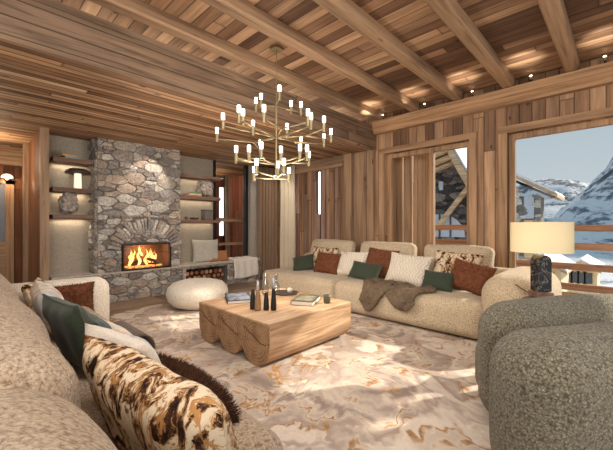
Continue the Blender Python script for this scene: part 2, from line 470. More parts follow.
# window wall: boards around two openings
W1 = (1.60, 2.97); W2 = (-1.7, 1.13); SILL = .30; HEAD = 2.42
m = MB()
m.box(WX, WX+.2, W1[1], 6.4, 0, ZC); m.box(WX, WX+.2, W2[1], W1[0], 0, ZC); m.box(WX, WX+.2, -2.6, W2[0], 0, ZC)
for a, b in (W1, W2): m.box(WX, WX+.2, a, b, HEAD, ZC); m.box(WX, WX+.2, a, b, 0, SILL)
struct('wall_right', m, M['wallb'])
def window(nm, a, b, posts):
    o = struct(nm, MB().box(WX-.035, WX+.01, a-.10, b+.10, HEAD, HEAD+.09).box(WX-.05, WX+.01, a-.12, b+.12, SILL-.09, SILL), M['ty_frame'])
    MB().box(WX-.035, WX+.01, a-.10, a, SILL, HEAD).build('jamb', M['tz_frame'], o); MB().box(WX-.035, WX+.01, b, b+.10, SILL, HEAD).build('jamb', M['tz_frame'], o)
    f = MB(); t = .07
    f.box(WX+.09, WX+.16, a, b, HEAD-t, HEAD); f.box(WX+.09, WX+.16, a, b, SILL, SILL+t)
    f.box(WX+.09, WX+.16, a, a+t, SILL+t, HEAD-t); f.box(WX+.09, WX+.16, b-t, b, SILL+t, HEAD-t)
    for p, w in posts: f.box(WX+.09, WX+.17, p-w/2, p+w/2, SILL+t, HEAD-t)
    f.build('window_frame', M['tz_frame'], o)
    edges = [a+t] + [q for p, w in posts for q in (p-w/2, p+w/2)] + [b-t]
    for k in range(0, len(edges), 2):
        MB().box(WX+.12, WX+.126, edges[k], edges[k+1], SILL+t, HEAD-t).build('pane', M['glass'], o)
window('window_1', *W1, [(2.2, .06)])
window('window_2', *W2, [(-.75, .07)])
# corner posts beside window 1 and the slatted panel wall under the lowered ceiling
for y0, y1, x in ((3.16, 3.30, .07), (3.33, 3.60, .045), (3.63, 3.80, .085)):
    trim(MB().box(WX-x, WX+.01, y0, y1, 0, ZS), M['tz'])
m = MB(); m.box(WX-.09, WX+.01, 3.82, 5.30, 2.30, 2.39); m.box(WX-.06, WX+.01, 3.82, 5.3, 2.39, ZS); trim(m, M['ty'])
pn = MB(); y = 3.83
widths = [.13,.09,.12,.10,.13,.11,.09,.13,.12,.10,.12,.11]
k = 0
while y < 5.25:
    w = widths[k % 12]; gap = .012
    pn.box(WX-.045-.012*(k % 3), WX-.01, y, y+w-gap, 0.02, 2.30); y += w; k += 1
struct('wall_right', pn, M['slat'])
# fireplace wall with its niches
YB = 6.07
m = MB(); m.box(.80, 3.53, YB, YB+.12, 0, ZS); struct('wall_back', m, M['linen'])
m = MB(); m.box(.72, .80, 5.72, 8.0, 0, ZS); struct('wall_left', m, M['walld'])
m = MB(); m.box(.705, .80, 5.66, 5.72, 0, ZS); trim(m, M['tz'])
m = MB(); m.box(.66, .72, 7.0, 7.12, 0, ZS); trim(m, M['tz'])
m = MB(); m.box(-2.6, .14, 8.0, 8.12, 0, ZS); m.box(.14, .56, 8.0, 8.12, 2.0, ZS); m.box(.56, .9, 8.0, 8.12, 0, ZS); struct('wall_back', m, M['wallx'])
m = MB(); m.box(-2.6, .72, 7.86, 8.0, 2.27, ZS); trim(m, M['tx'])
m = MB(); m.box(4.385, WX+.2, YB-.12, YB+.12, 0, ZS); struct('wall_back', m, M['plaster']); m = MB(); m.box(3.53, 4.38, YB+.005, YB+.12, 0, .42); struct('wall_back', m, M['plaster'])
# glazed opening beside the niche: black frame, timber room beyond
d = struct('window_3', MB().box(3.53, 3.56, YB-.06, YB+.06, .42, ZS).box(4.32, 4.38, YB-.03, YB+.06, .42, ZS).box(3.56, 4.32, YB-.02, YB+.06, .42, .45), M['black'])
MB().box(3.56, 4.32, YB+.01, YB+.02, .45, ZS).build('pane', M['glass'], d)
m = MB(); m.box(3.2, 5.2, 8.3, 8.4, 0, ZS); struct('wall_back', m, planks('far_room_boards', 'x', 'z', .16, 3, [(0, srgb(120,64,48)), (.5, srgb(164,112,80)), (1, srgb(140,84,60))]))
m = MB(); m.box(5.12, 5.22, 6.2, 8.3, 0, ZS); struct('wall_right', m, planks('side_room_boards', 'y', 'z', .15, 3, [(0, srgb(128,66,52)), (.45, srgb(166,124,96)), (1, srgb(146,84,66))]))
m = MB(); m.box(3.4, WX+.1, 6.55, 6.60, 1.28, 1.36); m.box(3.4, WX+.1, 6.55, 6.6, .74, .8); trim(m, M['tx'])
m = MB(); m.box(4.36, 4.50, 6.95, 7.0, 0, 2.42); m.box(4.36, 4.40, 6.94, 7.0, 0, 2.42); trim(m, M['tz'])
lp = thing('wall_light', (4.16, 6.80, .0), 'tall slim white light strip standing behind the glazed opening beside the hearth', 'lamp')
MB().box(4.02, 4.30, 6.72, 6.92, 0, .03).build('base', M['black'], lp)
MB().cyl((4.18,6.81,.03), (4.18,6.81,.95), .012).build('pole', M['black'], lp)
MB().box(4.14, 4.22, 6.78, 6.84, .95, 2.08).build('light_tube', emit('cool_tube', (.80,.86,1.0), 1.3), lp)
# passage doorway at the far left
d = struct('door_1', MB().box(.50, .62, 7.95, 8.0, 0, 2.0).box(.05, .62, 7.95, 8.0, 1.93, 2.0), M['tz_frame'])
MB().box(.05, .50, 7.98, 7.995, .9, 1.93).build('pane', plain('door_mirror', (120,124,136), .2), d)
MB().box(.05, .50, 7.975, 7.998, 0, .9).build('door_panel', M['tx'], d)
sc = thing('wall_sconce', (.52, 7.95, 2.0), 'small domed brass wall light glowing above the passage door frame', 'lamp')
MB().cyl((.52,7.95,2.03), (.52,7.89,2.03), .03).build('bracket', M['brass'], sc)
MB().lathe([(.085,0),(.08,.03),(.06,.055),(.03,.07),(.01,.075)], (.52,7.86,2.03)).build('shade', emit('sconce_glow', (1,.80,.56), 1.4), sc)
# baseboards
m = MB().box(4.50, WX, YB-.14, YB-.12, 0, .09); struct('baseboard_back', m, M['tx'])

# ------------------------------------------------------------------ rubble masonry
STONE = [srgb(166,156,146), srgb(178,166,154), srgb(186,168,152), srgb(202,194,184), srgb(152,143,136), srgb(172,154,138), srgb(212,205,195), srgb(160,153,147), srgb(142,132,124), srgb(180,173,166), srgb(192,180,166)]
def stone(mb, P, pts, d, rg, colr=None):
    """one rough stone: outline pts in wall coordinates, face split and pushed out by d"""
    c = colr or STONE[rg.randrange(len(STONE))]; k = rg.uniform(.86, 1.12); c = tuple(q*k for q in c)
    cx = sum(p[0] for p in pts)/len(pts); cy = sum(p[1] for p in pts)/len(pts)
    out = []; n = len(pts)
    for i, p in enumerate(pts):        # nick each corner, bend each long side
        a, b = pts[i-1], pts[(i+1) % n]
        t = rg.uniform(.03, .12); out.append((p[0]+(a[0]-p[0])*t, p[1]+(a[1]-p[1])*t)); out.append((p[0]+(b[0]-p[0])*t, p[1]+(b[1]-p[1])*t))
        L = math.hypot(b[0]-p[0], b[1]-p[1])
        if L > .05:
            m_ = .5+rg.uniform(-.12,.12); q = rg.uniform(-.06,.05); out.append((p[0]+(b[0]-p[0])*m_ - (b[1]-p[1])*q, p[1]+(b[1]-p[1])*m_ + (b[0]-p[0])*q))
    tx, ty = rg.uniform(-.25,.25), rg.uniform(-.25,.25)
    dd = lambda x, y, k: d*k + tx*(x-cx)*.5 + ty*(y-cy)*.5 + rg.uniform(-.004,.004)
    m_ = len(out)
    vs = [P(x, y, 0) for x, y in out]
    for f, k in ((.995,.6), (.93,.90), (.50,1.05)):
        vs += [P(cx+(x-cx)*f, cy+(y-cy)*f, max(.004, dd(cx+(x-cx)*f, cy+(y-cy)*f, k))) for x, y in out]
    vs.append(P(cx, cy, d*1.05)); fs = []
    for k2 in range(3):
        for i in range(m_): fs.append((k2*m_+i, k2*m_+(i+1) % m_, (k2+1)*m_+(i+1) % m_, (k2+1)*m_+i))
    for i in range(m_): fs.append((3*m_+i, 3*m_+(i+1) % m_, 4*m_))
    mb.add(vs, fs, c)
def clip(poly, a, b, c):
    """keep the side a*x+b*y <= c"""
    out = []
    for i in range(len(poly)):
        p, q = poly[i], poly[(i+1) % len(poly)]; fp_, fq = a*p[0]+b*p[1]-c, a*q[0]+b*q[1]-c
        if fp_ <= 0: out.append(p)
        if (fp_ < 0 < fq) or (fq < 0 < fp_):
            t = fp_/(fp_-fq); out.append((p[0]+(q[0]-p[0])*t, p[1]+(q[1]-p[1])*t))
    return out
def rubble(mb, P, u0, u1, v0, v1, size=.15, seed=1, d=(.02,.06), gap=.006, skip=None):
    """broken-stone wall: a weighted cell pattern stretched sideways, small stones filling between big ones"""
    rg = random.Random(seed); A = .5; W = (u1-u0)*A; H_ = v1-v0
    s = size*.72; sites = []
    for it in range(int(40*W*H_/(s*s))+60):
        r = s*(rg.uniform(.95,1.2) if it < 3*W*H_/(s*s) else rg.choice((.26,.36,.5,.75)))
        x, y = rg.uniform(0, W), rg.uniform(0, H_)
        if all((x-q[0])**2+((y-q[1]))**2 > ((r+q[2])*.52)**2 for q in sites): sites.append((x, y, r))
    for i, (x, y, r) in enumerate(sites):
        poly = [(0,0),(W,0),(W,H_),(0,H_)]
        for j, (x2, y2, r2) in enumerate(sites):
            if i == j: continue
            dx, dy = x2-x, y2-y; D = dx*dx+dy*dy
            if D > (s*4)**2: continue
            w = (r*r-r2*r2)*.22
            poly = clip(poly, dx, dy, dx*x+dy*y + (D+w)/2)
            if len(poly) < 3: break
        if len(poly) < 3: continue
        cx = sum(p[0] for p in poly)/len(poly); cy = sum(p[1] for p in poly)/len(poly)
        if skip and skip(u0+cx/A, v0+cy): continue
        g = gap*.5; pts = []
        for p in poly:
            L = math.hypot(p[0]-cx, p[1]-cy); k = max(.3, 1-g/max(L, 1e-4)); pts.append((u0+(cx+(p[0]-cx)*k)/A, v0+cy+(p[1]-cy)*k))
        # drop near-duplicate corners
        pts = [q for n_, q in enumerate(pts) if math.hypot(q[0]-pts[n_-1][0], q[1]-pts[n_-1][1]) > .008]
        if len(pts) >= 3: stone(mb, P, pts, rg.uniform(*d), rg)
FX0, FX1, FY = 1.40, 2.64, 5.72
OX0, OX1, OZ0, OZ1 = 1.72, 2.49, .475, .895
fp = thing('fireplace', (2.0, 5.9, 0), 'tall rough stone fireplace with an arch of thin stones over the glazed fire', 'fireplace')
st = MB(); ft = lambda x, z, q: Vector((x, FY-q, z)); lf = lambda y, z, q: Vector((FX0-q, y, z)); rt = lambda y, z, q: Vector((FX1+q, y, z))
AC = (2.09, .72)
def inarch(x, z):
    r = math.hypot(x-AC[0], z-AC[1]); an = math.degrees(math.atan2(z-AC[1], x-AC[0]))
    return .40 < r < .60 and 12 < an < 168
rubble(st, ft, FX0-.02, OX0-.01, .46, OZ1+.02, .13, 3, skip=inarch); rubble(st, ft, OX1+.01, FX1+.02, .46, OZ1+.02, .12, 4, skip=inarch)
rubble(st, ft, FX0-.02, FX1+.02, OZ1+.02, 1.35, .12, 5, skip=inarch); rubble(st, ft, FX0-.02, FX1+.02, 1.33, ZS, .19, 6)
rubble(st, lf, FY, YB, .46, ZS, .16, 7); rubble(st, rt, FY, YB, .46, ZS, .16, 8)
rubble(st, ft, FX0-.57, FX1+.06, 0.0, .445, .15, 9)
rg = random.Random(5); an = 14
while an < 166:                                            # the arch: thin stones on edge
    w = rg.uniform(5.2, 8.5); r0 = .395+rg.uniform(-.02,.02); r1 = .60+rg.uniform(-.05,.04)
    a0, a1 = R(an+.5), R(an+w-.5)
    stone(st, lambda x, z, q: Vector((x, FY-.02-q, z)), [(AC[0]+r*math.cos(a), AC[1]+r*math.sin(a)) for r, a in ((r0,a0),(r1,a0),(r1,a1),(r0,a1))], rg.uniform(.03,.05), rg)
    an += w
st.build('stonework', M['stone'], fp, fix=True)
b = MB(); b.box(FX0, OX0, FY, YB, 0, ZS); b.box(OX1, FX1, FY, YB, 0, ZS); b.box(OX0, OX1, FY, YB, 0, OZ0); b.box(OX0, OX1, FY, YB, OZ1, ZS); b.box(FX0-.57, FX0, FY, YB, 0, .43)
b.build('mortar_core', M['mortar'], fp)
MB().box(FX0-.57, FX1+.03, FY-.045, FY+.02, .445, .468).build('hearth_ledge', M['slab'], fp)
MB().box(FX0-.57, FX0, FY+.0, YB, .43, .468).build('hearth_ledge', M['slab'], fp)
t = .02
MB().box(OX0, OX1, FY-.05, FY+.02, OZ1-t, OZ1).box(OX0, OX1, FY-.05, FY+.02, OZ0, OZ0+t).box(OX0, OX0+t, FY-.05, FY+.02, OZ0+t, OZ1-t).box(OX1-t, OX1, FY-.05, FY+.02, OZ0+t, OZ1-t).build('firebox_frame', M['black'], fp)
MB().box(OX0+t, OX1-t, FY-.02, FY-.014, OZ0+t, OZ1-t).build('glass_door', M['hearth'] if 'hearth' in M else M['glass_dark'], fp)
fb = MB(); fb.box(OX0+.005, OX1-.005, FY+.30, FY+.32, OZ0, OZ1); fb.box(OX0+.005, OX1-.005, FY+.02, FY+.3, OZ0+.002, OZ0+.02); fb.box(OX0+.002, OX0+.02, FY+.02, FY+.3, OZ0, OZ1); fb.box(OX1-.02, OX1-.002, FY+.02, FY+.3, OZ0, OZ1)
fb.build('firebox_lining', plain('sooty_brick', (112,84,64), .8), fp)
for (x0,y0,z0,x1,y1,z1,r) in ((1.86,.16,.525,2.34,.12,.53,.035),(1.90,.22,.53,2.30,.20,.545,.04),(1.92,.10,.575,2.22,.22,.66,.03),(2.30,.09,.575,2.02,.21,.68,.028)):
    MB().cyl((x0,FY+y0,z0),(x1,FY+y1,z1),r,r*.8,10).build('burning_log', emit_log if 'emit_log' in globals() else plain('charred_log', (96,60,40), .9), fp)
N = NT('flame'); s = N.sep(N.obj())
N.base((1,.5,.1)); fc = N.ramp(N.noise(N.map(N.obj(), (14,14,6)), 1.0, 3)[0], [(.3, (1.0,.34,.05)), (.6, (1.0,.68,.26))])
N.link(fc, N.b.inputs['Emission Color']); N.b.inputs['Emission Strength'].default_value = 2.6; M['flame'] = N.m
def tongue(x, y, z, w, h, lean, sd):
    def fn(u, v):
        ww = w*math.sin(math.pi*min(1, v*.85+.15))**.8*(1-v)**.55
        a = 2*math.pi*u
        return (x + lean*v*v + ww*math.cos(a) + .02*math.sin(v*9+sd), FY+y + ww*.5*math.sin(a), z+h*v)
    MB().grid(fn, 10, 10).build('flame', M['flame'], fp, fix=False)
rg = random.Random(2)
for i in range(15):
    x = rg.uniform(1.86, 2.32); c_ = 1-abs(x-2.08)/.35
    tongue(x, rg.uniform(.08,.24), .53, rg.uniform(.02,.045), rg.uniform(.10,.17)+.17*max(0,c_), rg.uniform(-.05,.05), i)
em = MB()
for i in range(60): 
    x = rg.uniform(1.84,2.38); em.obox((x, FY+rg.uniform(.07,.25), .50+rg.uniform(0,.02)), (.04,.03,.02), rg.uniform(0,3))
o = em.build('embers', emit('ember_glow', (1,.42,.12), 1.4), fp); o['kind'] = 'stuff'

# right bench: stone, slab top, log recess
bn = thing('stone_bench', (3.4, 5.9, 0), 'long low stone bench with a log recess beside the hearth', 'bench')
b = MB(); b.box(FX1+.03, 2.77, FY+.02, YB, 0, .40); b.box(3.66, 4.37, FY+.02, YB, 0, .40); b.box(2.77, 3.66, YB-.04, YB, 0, .40); b.box(2.77, 3.66, FY+.02, YB, 0, .075); b.box(2.77, 3.66, FY+.02, YB, .40, .43); b.box(3.66,4.37,FY+.02,YB,.4,.43); b.box(4.37,4.46,FY+.02,YB-.13,0,.43); b.box(FX1+.03,2.77,FY+.02,YB,.4,.43)
b.build('bench_core', M['mortar'], bn)
s_ = MB(); fy = lambda x, z, q: Vector((x, FY+.02-q, z))
rubble(s_, fy, FX1+.07, 2.78, 0, .43, .10, 21, gap=.004); rubble(s_, fy, 3.65, 4.46, 0, .42, .12, 22, gap=.004); rubble(s_, fy, 2.78, 3.66, 0, .08, .09, 23, gap=.004); rubble(s_, fy, 2.78, 3.66, .395, .43, .08, 24, d=(.02,.035), gap=.003)
rubble(s_, lambda y, z, q: Vector((4.46+q, y, z)), FY+.02, YB-.14, 0, .43, .12, 25)
s_.build('stonework', M['stone'], bn)
MB().rbox((3.53, 5.885, .458), (1.80, .41, .05), .02, 8).rbox((4.42, 5.82, .458), (.10, .22, .05), .02, 6).build('bench_top', M['slab'], bn)
# firewood
M['log'] = attr_mat('firewood', 60, .9, .7, .006)
rg = random.Random(11); row = 0; z = .125; placed = []
while z < .36:
    x = 2.83 + (.05 if row % 2 else 0)
    while x < 3.61:
        placed.append((x+rg.uniform(-.006,.006), z)); x += .10
    z += .088; row += 1
for (x, z) in placed:
    r = rg.uniform(.040,.047); cc = rg.choice([srgb(176,128,96), srgb(160,110,80), srgb(190,146,112), srgb(140,92,68)])
    m = MB(); n = 9; y0 = FY+.05+rg.uniform(0,.04); ph = rg.random()*6
    ring = [(x+r*rg.uniform(.86,1.04)*math.cos(ph+2*math.pi*i/n), z+r*rg.uniform(.86,1.04)*math.sin(ph+2*math.pi*i/n)) for i in range(n)]
    vs = [(a, y0, c_) for a, c_ in ring] + [(a, YB-.05, c_) for a, c_ in ring]
    m.add(vs, [(i, (i+1) % n, n+(i+1) % n, n+i) for i in range(n)], srgb(92,64,48))
    m.add([(x+(a-x)*.9, y0-.002, z+(c_-z)*.9) for a, c_ in ring], [tuple(range(n))], cc); m.add(vs[:n], [tuple(range(n))], srgb(92,64,48)); m.add(vs[n:], [tuple(range(n))], cc)
    tag(m.build('firewood_log', M['log'], None), 'cut firewood log stacked in the recess of the stone bench', 'log', 'firewood logs in the bench recess')

# shelves
def shelf(x0, x1, z, label, group):
    o = tag(MB().box(x0, x1, YB-.29, YB, z-.06, z).build('wall_shelf', M['shelf']), label, 'shelf', group)
    l = bpy.data.lights.new('shelf_light', 'AREA'); l.shape = 'RECTANGLE'; l.size = x1-x0-.1; l.size_y = .02; l.energy = .8; l.color = (1,.80,.56)
    q = bpy.data.objects.new('shelf_light', l); col.objects.link(q); q.location = ((x0+x1)/2, YB-.05, z-.065)
for z, w in ((2.17,'highest'), (1.74,'middle'), (1.35,'lowest')): shelf(.86, 1.345, z, '%s dark timber shelf in the niche left of the chimney' % w, 'shelves left of the chimney')
for z, w in ((2.14,'highest'), (1.74,'middle'), (1.30,'lowest')): shelf(2.66, 3.53, z, '%s dark timber shelf in the niche right of the chimney' % w, 'shelves right of the chimney')
def book(c, size, colr, rz, label, group, page=(226,218,204)):
    """cover folded round a block of pages; c = centre of the underside"""
    r = thing('book', c, label, 'book', group); r.rotation_euler.z = rz
    x, y, z = size[0]/2, size[1]/2, size[2]
    def loc(mb, nm, mt):
        o = mb.build(nm, mt, None, 'local'); o.location = (0,0,0); o.parent = r; return o
    cm = plain('book_cover_%d_%d_%d' % colr, colr, .5)
    loc(MB().box(-x, x, -y, y, 0, .003).box(-x, x, -y, y, z-.003, z).box(-x, -x+.004, -y, y, .003, z-.003), 'cover', cm)
    loc(MB().box(-x+.004, x-.006, -y+.005, y-.005, .003, z-.003), 'pages', plain('book_pages_%d_%d_%d' % colr, page, .8))
    return r
for i, (cl, nm) in enumerate((((120,150,160),'grey blue'), ((206,160,84),'ochre'))):
    book((1.10-.05*i, 5.93, 2.17+.028*i), (.26-.03*i,.19,.027), cl, R(90+8*i), 'thin %s book in the flat pair on the highest left shelf' % nm, 'books on the highest left shelf')
for i, (cl, nm) in enumerate((((176,92,70),'brick red'), ((196,186,166),'pale grey'), ((92,128,84),'green'))):
    book((3.0+.03*i, 5.93, 1.74+.027*i), (.17, .30-.04*i,.026), cl, R(90), '%s book in the flat pile on the middle right shelf' % nm, 'books on the middle right shelf')
# mushroom lamp
ml = thing('table_lamp', (1.18, 5.92, 1.74), 'small lamp with dark flat dome shade and glowing pale stem on the middle left shelf', 'lamp')
MB().cyl((1.18,5.92,1.74),(1.18,5.92,1.99),.05,.045,20).build('lamp_base', emit('lit_stem', (1,.86,.62), .75), ml)
MB().lathe([(.02,.085),(.10,.075),(.15,.045),(.165,.01),(.16,0),(.02,.0)], (1.18,5.92,1.97)).build('lamp_shade', plain('dark_bronze', (70,54,46), .45), ml)
# rock sculptures
def rock(c, r, label, seed, mat):
    m = MB(); m.rbox((c[0],c[1],c[2]+r[2]), (2*r[0],2*r[1],2*r[2]), min(r)*.9, 14)
    for i, p in enumerate(m.v):
        q = p - Vector((c[0],c[1],c[2]+r[2])); k = 1 + .30*noise.noise(q*16+Vector((seed,)*3)) - .16*abs(noise.noise(q*34+Vector((seed,)*3)))
        m.v[i] = Vector((c[0],c[1],c[2]+r[2])) + q*k
    zz = min(p.z for p in m.v)
    for p in m.v: p.z += c[2]-zz
    return tag(m.build('rock_sculpture', mat), label, 'sculpture')
M['rock'] = fabric('rough_rock', (120,108,100), (190,178,166), 24, 1.0, .02)
rock((1.07,5.93,1.35), (.12,.10,.155), 'jagged pale rock sculpture on the lowest left shelf', 3, M['rock'])
rock((3.28,5.93,1.74), (.15,.11,.165), 'jagged grey rock sculpture on the middle right shelf', 8, M['rock'])
bx = thing('storage_box', (3.32,5.93,1.30), 'small grey box with a lid on the lowest right shelf', 'box')
MB().rbox((3.32,5.93,1.385),(.17,.15,.17),.01,6).build('body', plain('grey_box', (112,104,98), .6), bx); MB().box(3.23,3.41,5.85,6.01,1.47,1.50).build('lid', plain('grey_lid', (96,90,84), .6), bx)
tag(MB().lathe([(.03,0),(.075,.012),(.09,.045),(.085,.045),(.02,.015)], (3.04,5.91,1.30)).build('bowl', plain('dark_bowl', (84,74,68), .5)), 'low dark bowl on the lowest right shelf', 'bowl')
tag(MB().lathe([(.02,0),(.035,.02),(.03,.05),(.012,.06)], (2.88,5.9,1.30)).build('trinket', plain('brown_trinket', (100,84,72), .5)), 'tiny brown rounded ornament left of the bowl on the lowest right shelf', 'ornament')

# curtains
def curtain(p0, p1, z0, z1, folds, amp, mat, label):
    p0 = Vector(p0); p1 = Vector(p1); d = p1-p0; n = Vector((-d.y, d.x, 0)).normalized()
    r = thing('curtain', ((p0+p1)/2).to_tuple()[:2]+(z0,), label, 'curtain')
    def fn(u, v):
        a = amp*(1+.35*math.sin(u*7))*math.sin(u*folds*2*math.pi + .5*math.sin(v*2.5)) 
        p = p0 + d*u + n*a*(.8+.3*v); return (p.x, p.y, z1+(z0-z1)*v)
    MB().grid(fn, folds*10, 14, .004).build('cloth', mat, r, fix=False)
    q = Vector((0,0,0)); MB().cyl(p0+Vector((0,0,z1+.012)), p1+Vector((0,0,z1+.012)), .012).build('curtain_track', M['black'], r)
curtain((4.50,5.84,0), (4.95,5.74,0), .015, 2.49, 6, .05, M['curt_d'], 'floor-length brown curtain gathered in the corner beside the grey wall')
curtain((4.90,5.56,0), (4.90,5.08,0), .015, 2.49, 4, .045, M['curt_l'], 'floor-length cream curtain hanging between brown curtain and board wall')
wl = thing('wall_light', (4.94, 4.40, 1.40), 'thin upright light bar on the board wall left of the corner posts', 'lamp')
MB().box(4.935, 4.965, 4.375, 4.425, 1.40, 2.28).build('backplate', M['brass'], wl)
MB().box(4.925, 4.935, 4.385, 4.415, 1.42, 2.26).build('light_bar', emit('bar_glow', (1,.92,.80), 4.0), wl)


for x in (-.6, 1.2, 3.0, 4.6):  # unseen strips added in the slot to brighten the ceiling boards above
    l = bpy.data.lights.new('cove_fill', 'AREA'); l.shape = 'RECTANGLE'; l.size = 1.6; l.size_y = .05; l.energy = 5; l.color = (1,.88,.74)
    q = bpy.data.objects.new('cove_fill', l); col.objects.link(q); q.location = (x, YE+.45, 2.66); q.rotation_euler = (R(180), 0, 0)
# ------------------------------------------------------------------ textiles
def pillow(name, w, h, t, mat, loc, face, lean, spin, label, cat='cushion', group=None, sag=.08, seed=0, tuft=None, piping=None):
    """local frame: x width, y height, z out of the face. face = heading of the front (deg), lean = backwards tilt (deg)"""
    m = MB(); n = 26
    def P(u, v, s):
        x = w/2*u*(1-sag*(1-v*v)*abs(u)**2.0); y = h/2*v*(1-sag*(1-u*u)*abs(v)**2.0)
        q = max(0, (1-u**4)*(1-v**4))
        z = s*t/2*q**.55
        wr = noise.noise(Vector((x*7+seed, y*7, s*3+seed)))*.016*q + .010*math.sin(14*(u*v)+seed)*q*(u*u+v*v)*.5
        return (x, y, z+wr)
    for s in (1, -1):
        m.grid(lambda a, b: P(-1+2*a, -1+2*b, s), n, n)
    if tuft: m.tufts(tuft[0], tuft[1], tuft[2] if len(tuft) > 2 else .0022, seed+3, 0)
    # x axis -> along heading's left, y -> up, z -> heading
    o = m.build(name, mat, None, 'local', fix=False)
    H = R(face); F = Vector((math.cos(H), math.sin(H), 0)); S = Vector((-F.y, F.x, 0))
    Lz = R(lean); up = Vector((0,0,1))*math.cos(Lz) - F*math.sin(Lz); out = S.cross(up)
    rot = Matrix((S, up, out)).transposed() @ Matrix.Rotation(R(spin), 3, 'Z')
    o.rotation_mode = 'QUATERNION'; o.rotation_quaternion = rot.to_quaternion()
    # loc is the middle of the lower edge
    ctr = Vector(loc)
    corners = [rot @ Vector((sx*w/2*.97, sy*h/2*.97, 0)) for sx in (-1,1) for sy in (-1,1)]
    low = min(c.z for c in corners)
    o.location = ctr + Vector((0,0,-low)) + (rot @ Vector((0,0,0)))
    if piping:
        pts = []
        for a in range(n): pts.append(P(-1+2*a/n, -1, 1))
        for a in range(n): pts.append(P(1, -1+2*a/n, 1))
        for a in range(n): pts.append(P(1-2*a/n, 1, 1))
        for a in range(n+1): pts.append(P(-1, 1-2*a/n, 1))
        q = MB().tube(pts, .006, 6).build('piping', piping, None, 'local'); q.parent = o; q.location = (0,0,0)
    return tag(o, label, cat, group)

# bench textiles
pillow('cushion',   .52, .46, .12, M['greyc'], (3.26,5.87,.483), 255, 16, 0, 'pale grey square cushion leaning on the niche wall on the stone bench', seed=1)
pillow('cushion', .40, .24, .10, M['rust'], (3.50,5.80,.483), 262, 28, 0, 'small rust orange oblong cushion on the stone bench', seed=2)
thr = MB()
def fn(u, v):
    # over the bench top and down its front
    x = 3.76+.60*u + .012*math.sin(v*9)
    L = v*.78
    if L < .36: y = 6.03-L; z = .505+.012*noise.noise(Vector((x*6, L*8, 1)))+.01*math.sin(u*9)**2
    elif L < .42: a = (L-.36)/.06*math.pi/2; y = 5.67-.022*math.sin(a); z = .505-.022*(1-math.cos(a))
    else: y = 5.648-.006*math.sin(u*22); z = .483-(L-.42) - .015*math.sin(u*5)
    return (x, y, z)
thr.grid(fn, 24, 30, -.018); thr.tufts(2500, .016, .002, 4, .5)
tag(thr.build('throw_blanket', M['white'], fix=False), 'white woolly throw folded over the right end of the stone bench', 'blanket')

# pouf
pf = MB(); C0 = Vector((2.37, 4.50, .016))
prof = [(.02,.0),(.24,.0),(.34,.035),(.41,.11),(.435,.20),(.415,.285),(.35,.345),(.24,.375),(.12,.388),(.02,.39)]
pf.lathe(prof, C0, 40)
pr = thing('pouf', C0, 'low round cream pouf on the rug in front of the fireplace', 'pouf')
pf.build('cushion_body', M['cream'], pr); MB().cyl(C0, C0+Vector((0,0,.012)), .25).build('base', M['black'], pr)

# rug with an uneven outline
N = NT('abstract_rug', .92, .08); v = N.obj()
wv = N.noise(v, .9, 4, .6, .8)
ad = N.node('ShaderNodeVectorMath', operation='MULTIPLY_ADD'); N.link(wv[1], ad.inputs[0]); ad.inputs[1].default_value = (1.3,1.3,0); N.link(v, ad.inputs[2])
a = N.noise(ad.outputs[0], 1.0, 4, .58)[0]
c = N.ramp(a, [(.30, srgb(196,182,168)), (.40, srgb(150,134,126)), (.45, srgb(210,196,180)), (.52, srgb(166,150,140)), (.58, srgb(218,206,192)), (.72, srgb(178,158,140))])
ln = N.math('ABSOLUTE', N.math('SUBTRACT', N.math('FRACT', N.math('MULTIPLY', a, 12.0)), .5))
br = N.noise(v, 2.2, 3, .6)[0]; fine = N.noise(v, 26, 4, .7)[0]
msk = N.math('MULTIPLY', N.ramp(N.math('MULTIPLY_ADD', fine, .16, ln), [(.13, 1.0), (.25, 0.0)]), N.ramp(br, [(.42, 0.0), (.52, .95)]))
c = N.mix(msk, c, N.ramp(fine, [(.4, srgb(150,114,78)), (.6, srgb(188,150,108))]))
wm = N.ramp(N.math('MULTIPLY_ADD', fine, .3, N.noise(v, 3.0, 3, .6)[0]), [(.72, 0.0), (.80, .55)])
c = N.mix(wm, c, srgb(236,226,208))
N.base(N.scalecol(c, N.ramp(N.noise(v, 240, 2)[0], [(.3, .86), (.7, 1.08)]))); N.bump(N.noise(v, 240, 2)[0], .5, .004)
rg = random.Random(4); out = []
ed = [(.55,-1.6),(4.2,-1.6),(4.3,1.0),(4.25,3.4),(4.1,4.6),(3.3,4.95),(2.5,5.1),(1.9,4.98),(1.4,4.9),(1.05,4.6),(.6,4.2),(.5,2.0)]
for i, p in enumerate(ed):
    q = ed[(i+1) % len(ed)]
    for k in range(6):
        t = k/6; out.append((p[0]+(q[0]-p[0])*t+rg.uniform(-.03,.03), p[1]+(q[1]-p[1])*t+rg.uniform(-.03,.03)))
m = MB(); m.prism(out, 2, .001, .016)
tag(m.build('rug', N.m), 'large cream and brown veined abstract rug covering the floor between the sofas', 'rug')

